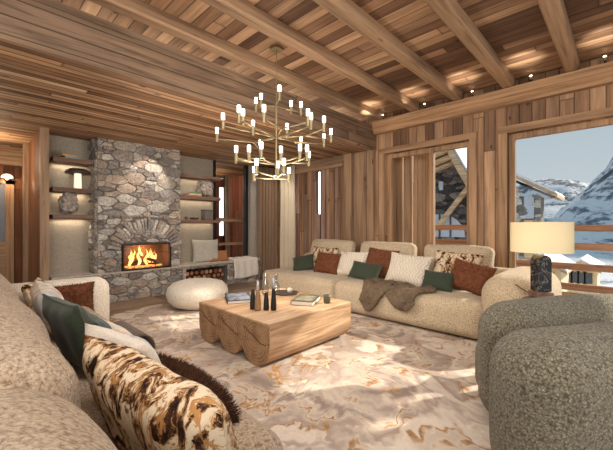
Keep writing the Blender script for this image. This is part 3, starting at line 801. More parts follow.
# ------------------------------------------------------------------ coffee table: three half-round trunks under one thick top
TX0, TX1, TY0, TY1, TZ = 1.70, 2.80, 2.06, 3.20, .385
ct = thing('coffee_table', ((TX0+TX1)/2, (TY0+TY1)/2, .016), 'chunky light wood coffee table carved from three trunks side by side', 'table')
N = NT('trunk_wood', .55, .3); v = N.obj()
g = N.noise(N.map(v, (1.6,16,16)), 1.0, 6, .65, 1.4)[0]; b2 = N.noise(N.map(v, (1,3,3)), 1.5, 3, .5, .8)[0]
c = N.ramp(g, [(.25, srgb(128,96,70)), (.5, srgb(184,150,116)), (.75, srgb(212,182,150))]); c = N.scalecol(c, N.ramp(b2, [(.3, .82), (.7, 1.1)]))
N.base(c); N.bump(g, .7, .008); M['trunk'] = N.m
N = NT('end_grain', .7, .2); s = N.sep(N.obj()); w = (TY1-TY0)/3
yl = N.math('SUBTRACT', N.math('MODULO', N.math('ADD', s[1], w*1.5), w), w/2); zl = N.math('SUBTRACT', s[2], .22)
rr = N.math('SQRT', N.math('ADD', N.math('MULTIPLY', yl, yl), N.math('MULTIPLY', zl, zl)))
rn = N.noise(N.obj(), 9, 3)[0]
ring = N.math('SINE', N.math('MULTIPLY', N.math('MULTIPLY_ADD', rn, .06, rr), 230.0))
an_ = N.math('ARCTAN2', yl, zl); sp = N.noise(N.comb(N.math('MULTIPLY', an_, 5.0), N.math('MULTIPLY', rr, 1.5), 0.0), 2.4, 4, .75)[0]
c = N.ramp(N.math('MULTIPLY_ADD', ring, .12, N.math('MULTIPLY', rn, 1.0)), [(.3, srgb(132,102,76)), (.6, srgb(170,136,104))])
c = N.scalecol(c, N.ramp(sp, [(.34, .42), (.44, 1.0), (.8, 1.08)])); N.base(c); N.bump(sp, .5, .005); M['endg'] = N.m
for k in range(3):
    y0 = TY0 + w*k; y1 = y0+w; cy = (y0+y1)/2; poly = [(y0, TZ), (y0, .20)]
    for i in range(1, 14):
        a = math.pi + math.pi*i/14; poly.append((cy + w/2*math.cos(a)*1.0, .20 + .184*math.sin(a)))
    poly += [(y1, .20), (y1, TZ)]
    poly = [(cy+(p[0]-cy)*.996, p[1]) for p in poly]
    mb = MB(); nx = 16; n = len(poly); vs = []
    for i in range(nx+1):
        x = TX0+.006+(TX1-TX0-.012)*i/nx
        for j, p in enumerate(poly):
            q = 0 if p[1] > .37 else .010*noise.noise(Vector((x*2.2, p[0]*5, p[1]*7)))
            e = .94 if i in (0, nx) else 1
            vs.append((x, cy+(p[0]-cy)*(1+q*4 if p[1] < .3 else 1)*1.0, p[1]+(q if p[1] < .19 else 0)))
    fs = [(i*n+j, i*n+(j+1) % n, (i+1)*n+(j+1) % n, (i+1)*n+j) for i in range(nx) for j in range(n)]
    mb.add(vs, fs)
    tr = mb.build('trunk', M['trunk'], ct)
    MB().prism(poly, 0, TX0, TX0+.007).build('end_face', M['endg'], tr); MB().prism(poly, 0, TX1-.007, TX1).build('end_face', M['endg'], tr)
    ck = MB(); c0 = (cy+.12, .285); pts = [(TX0-.0008, cy-.15+.30*t+.012*math.sin(t*9+k), .215+.11*(t**1.7)+.004*math.sin(t*23)) for t in [i/14 for i in range(15)]]
    ck.tube(pts, .0035, 5); ck.build('crack', plain('dark_crack_%d' % k, (60,38,26), .9), tr)
MB().rbox(((TX0+TX1)/2, (TY0+TY1)/2, TZ+.004), (TX1-TX0+.004, TY1-TY0+.004, .022), .007, 8).build('table_top', M['trunk'], ct)
TT = TZ+.0152
# objects on the table
bk1 = book((2.05, 3.00, TT), (.26,.40,.03), (58,62,72), R(-28), 'dark photo book with pale mountain picture at the left of the coffee table', None)
q = MB().box(-.11,.11,-.17,.17,.0302,.0312).build('cover_picture', fabric('picture_print', (74,80,94), (150,154,164), 14, .1), None, 'local'); q.parent = bk1; q.location = (0,0,0)
bk2 = book((2.10, 2.86, TT+.0), (.02,.02,.001), (58,62,72), 0, '', None) if False else None
bk3 = book((2.46, 2.38, TT), (.23,.32,.042), (74,72,60), R(-62), 'thick grey green book lying in the middle of the coffee table', None)
q = MB().box(-.09,.09,-.12,.12,.0422,.043).build('cover_picture', fabric('green_print', (84,82,62), (132,122,96), 18, .1), None, 'local'); q.parent = bk3; q.location = (0,0,0)
def vase(name, c, prof, mat, label, cat='vase', neck=None, nmat=None):
    o = thing(name, c, label, cat)
    MB().lathe(prof, c, 24).build('body', mat, o)
    if neck: MB().lathe(neck, c, 20).build('neck', nmat, o)
    return o
blk = plain('black_ceramic', (38,34,34), .35); tan = plain('tan_ceramic', (150,118,86), .45); sil = plain('grey_glass_neck', (190,190,190), .15, .3)
vase('bottle', (1.91,2.48,TT), [(.030,0),(.031,.03),(.028,.09),(.021,.15),(.016,.19)], tan, 'tall tan bottle with a glass neck, front left of the bottle group', 'bottle', [(.016,.19),(.013,.23),(.013,.275)], sil)
vase('bottle', (1.905,2.55,TT), [(.026,0),(.028,.04),(.022,.12),(.014,.17),(.012,.185)], blk, 'black bottle standing behind the tan bottle', 'bottle')
vase('bottle', (1.975,2.435,TT), [(.027,0),(.026,.04),(.022,.10),(.016,.15),(.014,.165)], blk, 'shortest black bottle in the middle of the bottle group', 'bottle')
vase('bottle', (2.02,2.38,TT), [(.027,0),(.026,.05),(.022,.12),(.017,.19),(.015,.205)], blk, 'tall black bottle with grey glass neck, right of the bottle group', 'bottle', [(.015,.205),(.013,.25),(.014,.30)], sil)
vase('carafe', (2.60,3.02,TT), [(.045,0),(.05,.04),(.04,.09),(.016,.13),(.02,.20),(.024,.215)], M['cup_glass'], 'clear glass carafe at the back of the coffee table', 'carafe')
vase('carafe', (2.42,3.0,TT), [(.035,0),(.04,.05),(.035,.14),(.018,.18),(.02,.24)], M['cup_glass'], 'slim clear glass carafe behind the black bottles', 'carafe')
tag(MB().lathe([(.02,0),(.13,.004),(.15,.016),(.143,.017),(.02,.009)], (2.60,2.86,TT), 32).build('tray', plain('dark_tray', (70,60,54), .4)), 'round dark tray at the back of the coffee table', 'tray')
m = MB(); m.lathe([(.004,-.0319)]+[(.032*math.sin(math.pi*i/10), -.032*math.cos(math.pi*i/10)) for i in range(1,10)]+[(.004,.0319)], (2.62,2.80,TT+.0425), 20)
tag(m.build('ornament', plain('pale_ball', (206,198,186), .4)), 'small pale ball lying on the dark tray', 'ornament')
tag(MB().lathe([(.026,0),(.034,.005),(.037,.05),(.037,.085),(.033,.085),(.032,.02),(.01,.012)], (2.58,2.20,TT), 28).build('cup', plain('olive_cup', (88,88,66), .5)), 'olive green cup at the right end of the coffee table', 'cup')

# ------------------------------------------------------------------ far sofa along the window wall
sb = thing('sofa', (4.1, 2.6, .016), 'long oat boucle sofa with rounded arm standing under the windows', 'sofa')
MB().rbox((4.12, 2.72, .13), (1.04, 3.4, .20), .05, 10).build('base_frame', M['oat'], sb)
MB().rbox((4.06, 3.73, .23), (1.05, 1.58, .385), .10, 20, bulge=(.02,.0,.02)).build('seat_cushion', M['oat'], sb)
MB().rbox((4.06, 1.965, .23), (1.05, 1.93, .385), .10, 20, bulge=(.02,.0,.02)).build('seat_cushion', M['oat'], sb)
MB().rbox((4.70, 2.72, .34), (.30, 3.72, .64), .13, 18, bulge=(.0,.0,.01)).build('backrest', M['oat'], sb)
MB().rbox((4.12, .78, .372), (1.24, .54, .67), .20, 24, bulge=(.03,.02,.02)).build('armrest', M['oat'], sb)
for y0, y1 in ((3.24,4.16), (2.16,3.08), (1.15,2.02)):
    mm = Matrix.Rotation(R(12), 4, 'Y')
    MB().rbox((4.46, (y0+y1)/2, .66), (.19, y1-y0, .55), .075, 18, M=mm, bulge=(.03,.0,.015), wob=.012, seed=y0).build('back_cushion', M['oat'], sb)
ZB = .435; XB = 4.16
G = 'scatter cushions on the far sofa'
pillow('cushion', .38, .29, .12, M['green'], (3.96,3.90,ZB-.02), 200, 38, 16, 'dark green cushion at the far left end of the sofa under the windows', group=G, seed=3)
pillow('cushion', .56, .42, .14, M['floral'], (4.25,3.70,ZB), 180, 20, 0, 'brown and cream patterned cushion behind the russet one, left on the window sofa', group=G, seed=4)
pillow('cushion', .46, .35, .15, M['furb'], (4.03,3.42,ZB-.01), 188, 24, -3, 'russet furry cushion between green and cream cushions, left on the window sofa', group=G, seed=5, tuft=(1600,.018))
pillow('cushion', .52, .40, .14, M['knit'], (4.10,3.0,ZB-.01), 180, 24, 2, 'cream knitted cushion left of the russet fur cushion with green cushion before it', group=G, seed=6)
pillow('cushion', .50, .44, .16, M['furb'], (4.17,2.54,ZB), 183, 22, -4, 'russet furry cushion behind the middle green cushion on the window sofa', group=G, seed=7, tuft=(1600,.018))
pillow('cushion', .48, .27, .12, M['green'], (3.92,2.64,ZB-.01), 186, 34, -5, 'dark green oblong cushion in the middle of the window sofa', group=G, seed=8)
pillow('cushion', .58, .41, .15, M['knit'], (4.06,2.06,ZB-.01), 184, 24, -4, 'cream knitted cushion above the taupe throw on the window sofa', group=G, seed=9)
pillow('cushion', .60, .44, .15, M['floral'], (4.27,1.53,ZB+.0), 180, 18, -3, 'brown and cream patterned cushion at the right of the window sofa', group=G, seed=10)
pillow('cushion', .38, .25, .11, M['green'], (3.90,1.60,ZB-.01), 182, 30, -2, 'dark green small oblong cushion in front of the right patterned cushion', group=G, seed=11)
pillow('cushion', .48, .36, .16, M['furb'], (4.00,1.27,ZB-.02), 174, 26, -10, 'russet furry cushion against the rounded arm of the window sofa', group=G, seed=12, tuft=(1600,.018))
# taupe throw over the seat edge
thr = MB()
def fn(u, v):
    y0 = 2.46 - .90*u; L = v*(.44+.15*math.sin(u*8.5+.2) - (.22*max(0,(u-.6)/.4)))
    y = y0 + .05*math.sin(v*6+u*3) + (.10*v if u > .5 else -.02*v)
    w = .02*noise.noise(Vector((u*9, v*7, 2))) + .034*abs(math.sin(u*12+v*2.5))
    x0 = 3.86-.10*u
    a = x0-3.60
    if L < a: return (x0-L, y, .442+w)
    L -= a
    if L < .14: th = L/.14*math.pi/2; return (3.60-(.095+w*.5)*math.sin(th), y, .337+(.105+w*.5)*math.cos(th))
    L -= .14; return (3.497-w, y, .337-L)
thr.grid(fn, 44, 34, .012); thr.tufts(5000, .02, .0018, 9, .8)
tag(thr.build('throw_blanket', M['furg'], fix=False), 'taupe furry throw falling over the front edge of the window sofa', 'blanket')

# ------------------------------------------------------------------ near sofa, seen from behind its back
sa = thing('sofa', (.2, 2.0, .016), 'oat boucle sofa in the foreground seen over its puffy back', 'sofa')
MB().rbox((.27, 1.7, .13), (1.02, 4.7, .20), .06, 12).build('base_frame', M['oatA'], sa)
for y0, y1 in ((-.65, .89), (.90, 2.40), (2.41, 3.86)):
    MB().rbox((.42, (y0+y1)/2, .225), (.90, y1-y0-.005, .39), .10, 18, bulge=(.01,0,.015)).build('seat_cushion', M['oatA'], sa)
MB().rbox((-.26, 1.68, .34), (.24, 4.8, .62), .10, 14).build('backrest', M['oatA'], sa)
for i, (y0, y1) in enumerate(((-.60,.99), (1.0,2.45), (2.46,3.86))):
    MB().rbox((-.02-.03*(i==0), (y0+y1)/2, .545), (.50, y1-y0, .66), .17, 26, M=Matrix.Rotation(R(-3),4,'Y'), bulge=(.03,.02,.05), wob=.02, seed=i+2).build('back_cushion', M['oatA'], sa)
MB().rbox((.43, 4.03, .338), (1.28, .30, .62), .11, 18, bulge=(.01,.01,.01)).build('armrest', M['cream'], sa)
G = 'scatter cushions on the foreground sofa'; ZA = .435
pillow('cushion', .42, .34, .12, M['floral'], (.44,3.58,ZA-.02), -20, 20, 0, 'brown and cream patterned cushion furthest back on the foreground sofa', group=G, seed=21)
pillow('cushion', .60, .40, .16, M['marbled'], (.43,2.90,ZA-.01), -4, 24, 0, 'pale marbled cushion behind the dark green one on the foreground sofa', group=G, seed=22)
pillow('cushion', .54, .34, .10, M['furb'], (.64,3.83,.30), -90, 6, 0, 'russet fur cushion resting flat against the far arm of the foreground sofa', group=G, seed=23, tuft=(6000,.02,.0018))
pillow('cushion', .46, .42, .13, M['green'], (.40,2.06,ZA), 8, 20, 0, 'dark green cushion with a sharp corner on the foreground sofa', group=G, seed=24, piping=M['green'])
pillow('cushion',   .44, .33, .12, M['teal'], (.50,2.06,ZA), 4, 26, 0, 'teal grey cushion right behind the dark green cushion', group=G, seed=25)
pillow('cushion', .90, .30, .15, M['marbled'], (.60,1.98,ZA-.02), 3, 40, 0, 'pale blue-white marbled bolster cushion near the seat edge of the foreground sofa', group=G, seed=26)
pillow('cushion', .46, .40, .13, fabric('off_white_linen', (204,194,180), (222,212,198), 120, .3, .003), (.46,1.43,ZA-.02), 10, 20, 0, 'plain off-white cushion peeking out behind the large patterned cushion', group=G, seed=27)
pillow('cushion', .80, .41, .17, M['floral'], (.405,1.01,ZA-.01), 5, 20, 0, 'large brown and cream patterned cushion nearest the camera', group=G, seed=28)
pillow('cushion', .46, .32, .15, M['furd'], (.61,1.31,ZA-.01), 5, 50, 0, 'dark brown shaggy cushion beside the large patterned cushion', group=G, seed=29, tuft=(9000,.028,.0016))
pillow('cushion', .34, .34, .12, M['green'], (.52,.46,ZA), 10, 42, 0, 'dark green cushion at the bottom edge by the large patterned cushion', group=G, seed=30)
thr = MB()
def fn(u, v):
    y = 2.80-.46*u; L = v*.50; w = .004*noise.noise(Vector((u*7, v*7, 5)))
    if L < .22: return (.60+L, y, .449+w)
    L -= .22
    if L < .14: th = L/.14*math.pi/2; return (.82+(.085)*math.sin(th), y, .354+.095*math.cos(th))
    return (.905, y, .354-(L-.14))
thr.grid(fn, 20, 24, -.014)
tag(thr.build('throw_blanket', fabric('dark_brown_wool', (84,70,60), (104,88,76), 90, .5, .004), fix=False), 'dark brown folded throw hanging over the seat edge of the foreground sofa', 'blanket')

# ------------------------------------------------------------------ armchair at the right
ac = thing('armchair', (2.2, .1, .016), 'bulky olive grey boucle armchair at the right seen from behind', 'armchair')
def rot(dg): return Matrix.Rotation(R(dg), 4, 'Z')
MB().rbox((2.20,-.08,.388), (1.50,.40,.68), .17, 26, M=rot(-36), bulge=(.02,.03,.02)).build('backrest', M['olive'], ac)
MB().rbox((2.60,.27,.388), (1.16,.34,.70), .165, 24, M=rot(-31), bulge=(.02,.03,.02)).build('back_cushion', M['olive'], ac)
MB().rbox((2.74,.41,.23), (.85,.42,.40), .12, 16, M=rot(-31)).build('seat_cushion', M['olive'], ac)
MB().rbox((2.85,-.30,.31), (.30,.70,.58), .14, 16, M=rot(-34)).build('armrest', M['olive'], ac)

# ------------------------------------------------------------------ side table and lamp
LX, LY = 3.30, .50
sd = thing('side_table', (LX, LY, .016), 'small dark wood side table between armchair and sofa arm', 'table')
MB().box(LX-.11, LX+.11, LY-.11, LY+.11, .56, .60).build('table_top', M['shelf'], sd)
MB().box(LX-.05, LX+.05, LY-.05, LY+.05, .036, .56).build('stem', M['shelf'], sd)
MB().box(LX-.12, LX+.12, LY-.12, LY+.12, .016, .036).build('base', M['shelf'], sd)
tl = thing('table_lamp', (LX, LY, .60), 'table lamp with wide cream drum shade and arched black marble base', 'lamp')
MB().rbox((LX,LY,.63), (.128,.128,.05), .006, 6, M=rot(44)).build('plinth', M['shelf'], tl)
N = NT('black_marble', .2, .5); v = N.obj(); a = N.noise(v, 9, 4, .6, 2.0)[0]
N.base(N.ramp(N.math('ABSOLUTE', N.math('SUBTRACT', a, .5)), [(.0, srgb(170,156,140)), (.012, srgb(52,50,54)), (.05, srgb(30,31,36))]))
w = .056; poly = [(-w,0),(w,0)] + [(w*math.cos(math.pi*i/16), .24+w*math.sin(math.pi*i/16)*.95) for i in range(17)]
m = MB(); m.prism(poly, 1, -.045, .045); 
for i, p in enumerate(m.v):
    q = Matrix.Rotation(R(-46), 3, 'Z') @ p; m.v[i] = q + Vector((LX,LY,.66))
m.build('lamp_base', N.m, tl)
MB().cyl((LX,LY,.965),(LX,LY,1.02),.012).build('stem', M['brass'], tl)
N = NT('lamp_linen', .9, .1); n = N.noise(N.map(N.obj(), (1,1,1)), 300, 2)[0]
N.base(N.ramp(n, [(.3, srgb(228,206,160)), (.7, srgb(240,222,182))])); N.b.inputs['Emission Color'].default_value = (1,.78,.48,1); N.b.inputs['Emission Strength'].default_value = .12
N.b.inputs['Subsurface Weight'].default_value = 0; m = MB(); rs = .215
m.lathe([(rs,.0),(rs,.245),(rs-.004,.245),(rs-.004,.0)], (LX,LY,.978), 48); m.f = [f for f in m.f if len(f) == 4]; m.c = m.c[:len(m.f)]; m.s = [True]*len(m.f)
nn = 48; m.add([m.v[k] for k in range(nn)] + [m.v[3*nn+k] for k in range(nn)], [(i, (i+1) % nn, nn+(i+1) % nn, nn+i) for i in range(nn)])
m.build('lamp_shade', N.m, tl)
MB().cyl((LX-.213,LY,1.10),(LX+.213,LY,1.10),.004,n=6).build('shade_bar', M['brass'], tl); MB().lathe([(.01,0),(.035,.03),(.04,.06),(.02,.09),(.004,.1)], (LX,LY,1.02)).build('bulb', emit('lamp_bulb', (1,.8,.55), 4), tl)
tag(MB().tube([(3.50,.72,.655), (3.44,.60,.60)], .007, 6).build('wooden_stick', M['shelf']), 'short dark stick lying on the rounded sofa arm left of the lamp', 'stick')

# ------------------------------------------------------------------ chandelier
CX, CY = 2.32, 2.69
ch = thing('chandelier', (CX, CY, 1.4), 'large pale brass chandelier of many branching arms with candle-like lamps', 'chandelier')
ccos, csin = math.cos(R(44)), math.sin(R(44))
CT = CX*ccos+CY*csin; CR = csin*CX-ccos*CY
def at(px, py, z):      # where the ray through a photo point meets height z: gives each lamp its own distance
    t = (z-1.2)*330/(225-py); r = (px-306.5)/330*t
    return Vector((ccos*t+csin*r, csin*t-ccos*r, z))
MB().cyl((CX,CY,ZC), (CX,CY,ZC-.03), .07).build('ceiling_rose', M['brass'], ch)
MB().cyl((CX,CY,ZC-.03), (CX,CY,2.50), .004, n=6).build('cable', M['brass'], ch)
MB().cyl((CX,CY,2.50), (CX,CY,1.72), .011, n=10).build('stem', M['brass'], ch)
tiers = [(2.56, [(279.5,89),(256,101),(261,97),(291,104),(301,105)]),
         (2.22, [(238,109),(243,113),(264,109),(308,113),(311,117),(324,120),(331,132),(324,137),(301,139),(260,143),(223,117),(217,131),(287,127),(253,124)]),
         (1.93, [(300,148),(309,155),(281,150),(249,149),(236,152),(260,145),(234,149),(310,148)]),
         (1.78, [(289,171),(254,170),(278,165),(251,160),(285,161)])]
def lampat(p):
    k = MB(); k.cyl(p+Vector((0,0,-.115)), p+Vector((0,0,-.03)), .015, .019, 14); so = k.build('lamp_socket', M['brass'], ch)
    MB().cyl(p+Vector((0,0,-.03)), p+Vector((0,0,.035)), .0165, .0165, 14).build('bulb', M['bulb'], so)
C = Vector((CX, CY, 0)); allp = []
for z, pts in tiers:
    ps = []
    for px, py in pts:
        p = at(px, py, z); d = p-C; d.z = 0
        mx = .68 if z > 2.1 and z < 2.4 else (.36 if z > 2.4 else .50)
        if d.length > mx: d *= mx/d.length
        p = C + d; p.z = z; ps.append((math.atan2(d.y, d.x), d.length, p))
    ps.sort(); allp += [q[2] for q in ps]
    used = set()
    for i, (a, r, p) in enumerate(ps):
        if i in used: continue
        j = (i+1) % len(ps); za = z-.085
        da = (ps[j][0]-a) % (2*math.pi)
        if j not in used and j != i and da < 1.2 and i+1 < len(ps):      # two lamps share a forked arm
            am = a+da/2; rm = min(r, ps[j][1])*.55
            f = C + Vector((math.cos(am)*rm, math.sin(am)*rm, 0)); f.z = za
            k = MB(); k.tube([C+Vector((0,0,za)), f], .0075, 8); k.tube([f, Vector((p.x,p.y,za))], .0075, 8)
            q = ps[j][2]; k.tube([f, Vector((q.x,q.y,za))], .0075, 8)
            k.build('arm', M['brass'], ch); used.add(i); used.add(j)
        else:
            k = MB(); k.tube([C+Vector((0,0,za)), Vector((p.x,p.y,za))], .0075, 8); k.build('arm', M['brass'], ch); used.add(i)
for p in allp: lampat(p)

# small uplights standing on the cornice ledge
for i, y in enumerate((2.92, 2.20, 1.52, .84, .16, -.55)):
    u = thing('spotlight', (WX-.13, y, 2.975), 'small brass uplight on the cornice, %s from the fireplace end' % ('first','second','third','fourth','fifth','sixth')[i], 'lamp', 'uplights along the cornice')
    MB().cyl((WX-.13,y,2.975),(WX-.13,y,3.02),.010,n=12).build('base', M['black'], u)
    MB().cyl((WX-.125,y,3.015),(WX-.155,y,3.045),.016,.018,12).build('head', M['brass'], u)
    MB().cyl((WX-.1555,y,3.0455),(WX-.157,y,3.047),.014,.014,12).build('lens', emit('uplight_lens', (1,.8,.55), 12), u) if i == 0 else MB().cyl((WX-.1555,y,3.0455),(WX-.157,y,3.047),.014,.014,12).build('lens', bpy.data.materials['uplight_lens'], u)
    l = bpy.data.lights.new('uplight', 'SPOT'); l.energy = 8; l.spot_size = R(82); l.spot_blend = .75; l.color = (1,.90,.74); l.shadow_soft_size = .01
    q = bpy.data.objects.new('uplight', l); col.objects.link(q); q.location = (WX-.60, y, 2.80); q.rotation_euler = (R(180), R(8), 0)
# ------------------------------------------------------------------ outside
N = NT('snow_slope', .8, .1); v = N.obj()
a = N.noise(N.map(v, (1,1,1.6), rot=(0,R(30),R(20))), .035, 6, .62, .6)[0]; b_ = N.noise(v, .16, 5, .7)[0]
h = N.math('MULTIPLY_ADD', b_, .45, N.math('MULTIPLY', a, .75))
h = N.math('SUBTRACT', h, N.math('MULTIPLY', N.math('DIVIDE', N.math('ADD', N.sep(v)[2], -25.0), 70.0, clamp=True), .13))
N.base(N.ramp(h, [(.41, srgb(84,90,100)), (.49, srgb(132,138,148)), (.545, srgb(222,224,230)), (.8, srgb(236,234,234))])); N.bump(h, .4, 3)
M['snowrock'] = N.m
M['snow'] = plain('snow', (232,232,236), .7)
def hill(x0, x1, y0, y1, nx, ny, fz, name, label):
    m = MB(); m.grid(lambda u, v: (x0+(x1-x0)*u, y0+(y1-y0)*v, fz(x0+(x1-x0)*u, y0+(y1-y0)*v)), nx, ny)
    o = m.build(name, M['snowrock'], None, fix=False); o['kind'] = 'structure'; return o
def nz(x, y, s, o=0): return noise.noise(Vector((x/s+o, y/s, o)))
def valley(x, y):
    t = min(1, max(0, (x-40)/260)); return -9 - 9*min(1, max(0, (x-8)/60)) + 24*t*t + 2.0*nz(x, y, 30) + (3*nz(x,y,60,4) if x > 60 else 0)
hill(7, 330, -260, 260, 60, 90, valley, 'terrain', '')
def near_peak(x, y):
    ridge = min(150, max(-30, 38 + (26-y)*1.45)); sl = math.exp(-((x-420)/120)**2)
    return -12 + (ridge+12)*sl + (14*nz(x,y,45) + 7*nz(x,y,18,3) + 3.5*nz(x,y,8,7))*min(1, sl*1.6)
hill(200, 640, -260, 260, 110, 130, near_peak, 'terrain', '')
def far_ridge(x, y):
    cy = y/x
    hh = 62 + 26*math.exp(-((y-105)/70)**2) - .04*(y-100); sl = math.exp(-((x-760)/130)**2)
    return -10 + (hh+10)*sl + (12*nz(x,y,60,2) + 6*nz(x,y,25,5))*sl
hill(520, 1000, -300, 900, 60, 150, far_ridge, 'terrain', '')
# balcony and railing
m = MB().box(5.24, 6.55, -3.2, 6.4, -.14, -.04); m.box(5.22, 6.6, -3.2, 6.4, -.3, -.14); tag(m.build('balcony_deck', M['ty']), 'timber balcony deck outside the windows', 'balcony')
ra = thing('balcony_railing', (6.36, 1.0, -.04), 'horizontal timber balcony railing outside the windows', 'railing')
for z in (1.155, .88, .575, .27): MB().box(6.335, 6.385, -3.1, 6.2, z-.05, z+.05).build('rail', M['rail'], ra)
for y in (-2.6, -.95, 1.35, 3.35, 5.6): MB().box(6.385, 6.47, y-.05, y+.05, -.04, 1.22).build('railing_post', M['tz'], ra)
# slatted timber screen outside the left half of window 1
ss = thing('timber_screen', (5.5, 3.0, -.04), 'vertical board screen outside the left half of the left window', 'screen')
y = 2.34; k = 0
for w_, g_ in ((.11,.0),(.14,.015),(.07,.03),(.15,.03),(.13,.0),(.12,.02),(.12,.02),(.14,.02),(.12,.02),(.12,.02)):
    MB().box(5.48-.02*(k % 2), 5.53, y, y+w_, -.04, 2.7).build('board', M['tz' if k % 2 else 'tz_frame'], ss); y += w_+g_; k += 1
MB().box(5.53, 5.58, 2.32, y+.02, 2.5, 2.62).build('crosspiece', M['ty'], ss)

M['wallstone'] = attr_mat('chalet_stone', 12, .9, .8, .03, .5, 1.25)
M['eave'] = timber('eave_timber', 'y', (214,186,150), (168,138,106))
M['roofsnow'] = M['snow']; M['pale_wall'] = plain('pale_render', (226,206,170), .8); M['wglass'] = plain('dark_window', (86,92,100), .2); M['bluep'] = plain('pale_blue_blind', (196,206,220), .6)
GREY = [srgb(104,100,100), srgb(84,80,80), srgb(132,124,118), srgb(70,66,66), srgb(150,142,136)]
PALE = [srgb(206,202,194), srgb(230,228,224), srgb(180,172,160), srgb(150,146,142), srgb(240,238,236)]
def masonry(P, u0, u1, v0, v1, size, seed, pal, skip=None):
    global STONE
    sv = STONE; STONE = pal; m = MB(); rubble(m, P, u0, u1, v0, v1, size, seed, (.02,.06), .01, skip); STONE = sv; return m
# chalet A seen through window 1: dark stone gable under nested eaves
X0 = 12.5
ca = thing('chalet', (X0+2, 5.0, -8), 'dark stone chalet with pale timber gable eaves seen through the left window', 'building')
def at2(px, py, X):
    r = (px-306.5)/330; t = X/(ccos+csin*r); return (t*(csin-ccos*r), 1.2+(225-py)/330*t)
ap = at2(457, 153, X0); lf_ = at2(395, 182, X0); rt_ = at2(497, 222, X0)
ga = lambda y, z, q: Vector((X0-q, y, z))
def ingable(y, z):
    if y > ap[0]: top = ap[1]-(y-ap[0])*.30
    else: top = ap[1]-(ap[0]-y)*1.9
    return z > top-.35
masonry(ga, ap[0]-1.3, ap[0]+3.0, -7.5, ap[1], .34, 41, GREY, ingable).build('stone_wall', M['wallstone'], ca)
MB().prism([(ap[0]-1.35,-8),(ap[0]+3.0,-8),(ap[0]+3.0,ap[1]-1.3),(ap[0],ap[1]-.35),(ap[0]-1.35, ap[1]-2.9)], 0, X0, X0+1.2).build('wall', plain('dark_render', (96,90,88), .9), ca)
for k, (dd, th, xx) in enumerate(((0,.26,-.85), (-.34,.16,-.55), (-.56,.10,-.35))):
    A = (ap[0], ap[1]+dd+.25); B = (ap[0]+3.3, A[1]-3.3*.30); Cc = (ap[0]-1.5, A[1]-1.5*1.9)
    m = MB(); m.prism([A, B, (B[0], B[1]-th), (A[0], A[1]-th)], 0, X0+xx, X0+2.0); m.prism([A, (A[0], A[1]-th*1.6), (Cc[0], Cc[1]-th*1.6), Cc], 0, X0+xx, X0+.9)
    m.build('eave_board', M['eave'], ca)
A = (ap[0], ap[1]+.28); m = MB(); m.prism([A, (A[0]+3.4, A[1]-3.4*.30), (A[0]+3.4, A[1]-3.4*.30+.12), (A[0], A[1]+.12)], 0, X0-.8, X0+2.2); m.prism([A, (A[0], A[1]+.12), (A[0]-1.55, A[1]-1.55*1.9+.12), (A[0]-1.55, A[1]-1.55*1.9)], 0, X0-.8, X0+1.0); m.build('roof_snow', M['roofsnow'], ca)
p1 = at2(455, 200, X0); MB().obox((X0-.25, p1[0], p1[1]-.3), (.14,.16,2.0), 0, R(38)).build('brace', M['eave'], ca)
w1 = at2(442, 186, X0); MB().box(X0-.1, X0+.02, w1[0]-.07, w1[0]+.07, w1[1]-.16, w1[1]+.16).build('window', M['bluep'], ca)
w2 = at2(441, 222, X0); m = MB(); m.prism([(w2[0]+.9*math.cos(math.pi*i/12), w2[1]-.55+.85*math.sin(math.pi*i/12)) for i in range(13)], 0, X0-.12, X0+.05); o = m.build('arched_window', M['bluep'], ca)
for k in (-.4, 0, .4): MB().box(X0-.15, X0-.11, w2[0]+k-.03, w2[0]+k+.03, w2[1]-.55, w2[1]+.3*math.cos(k)).build('glazing_bar', M['wglass'], o)
# chalet B seen through window 2 (pale stone corner with overhanging snowy roof)
X1 = 24.0
cb = thing('chalet', (X1+3, 5.5, -14), 'pale stone chalet with snowy overhanging roof at the left of the right window', 'building')
e0 = at2(541, 240, X1); e1 = at2(505, 200, X1)
gb = lambda y, z, q: Vector((X1-q, y, z))
wl0, wr0 = at2(526,200,X1), at2(534,200,X1)
masonry(gb, e0[0], e1[0]+3, -7, 5.2, .42, 51, PALE, lambda y, z: (wr0[0] < y < wl0[0]+.1 and z < 3.4) or z > 2.9+(y-e0[0])*.42).build('stone_wall', M['wallstone'], cb)
MB().box(X1+.01, X1+1.2, e0[0]+.02, e1[0]+3, -14, 2.9).build('wall', plain('grey_mortar', (120,116,112), .9), cb)
MB().box(X1-.01, X1+.04, wr0[0], wl0[0]+.1, 1.6, 3.0).build('window', M['bluep'], cb)
o = MB().box(X1-.03, X1+.04, wr0[0]+.05, wl0[0]+.1, -1, 1.5).build('timber_bay', M['eave'], cb)
MB().box(X1-.06, X1-.02, wr0[0]+.35, wr0[0]+.75, -.2, .9).build('pane', M['wglass'], o)
A = (e0[0]-.9, 2.75); B = (e1[0]+2.6, 2.75+(e1[0]+3.5-e0[0])*.62)
m = MB(); m.prism([A, B, (B[0], B[1]+.22), (A[0], A[1]+.2)], 0, X1-1.0, X1+2.2); m.build('roof', M['eave'], cb)
m = MB(); m.prism([(A[0]+.05,A[1]-.02), (B[0],B[1]-.42), (B[0], B[1]-.12), (A[0]+.3, A[1]+.0)], 0, X1-.7, X1+1.9); m.build('rafter', M['tx'], cb)
m = MB(); m.prism([(A[0], A[1]+.2), (B[0], B[1]+.22), (B[0], B[1]+.5), (A[0]+.1, A[1]+.36)], 0, X1-1.05, X1+2.25); m.build('roof_snow', M['roofsnow'], cb)
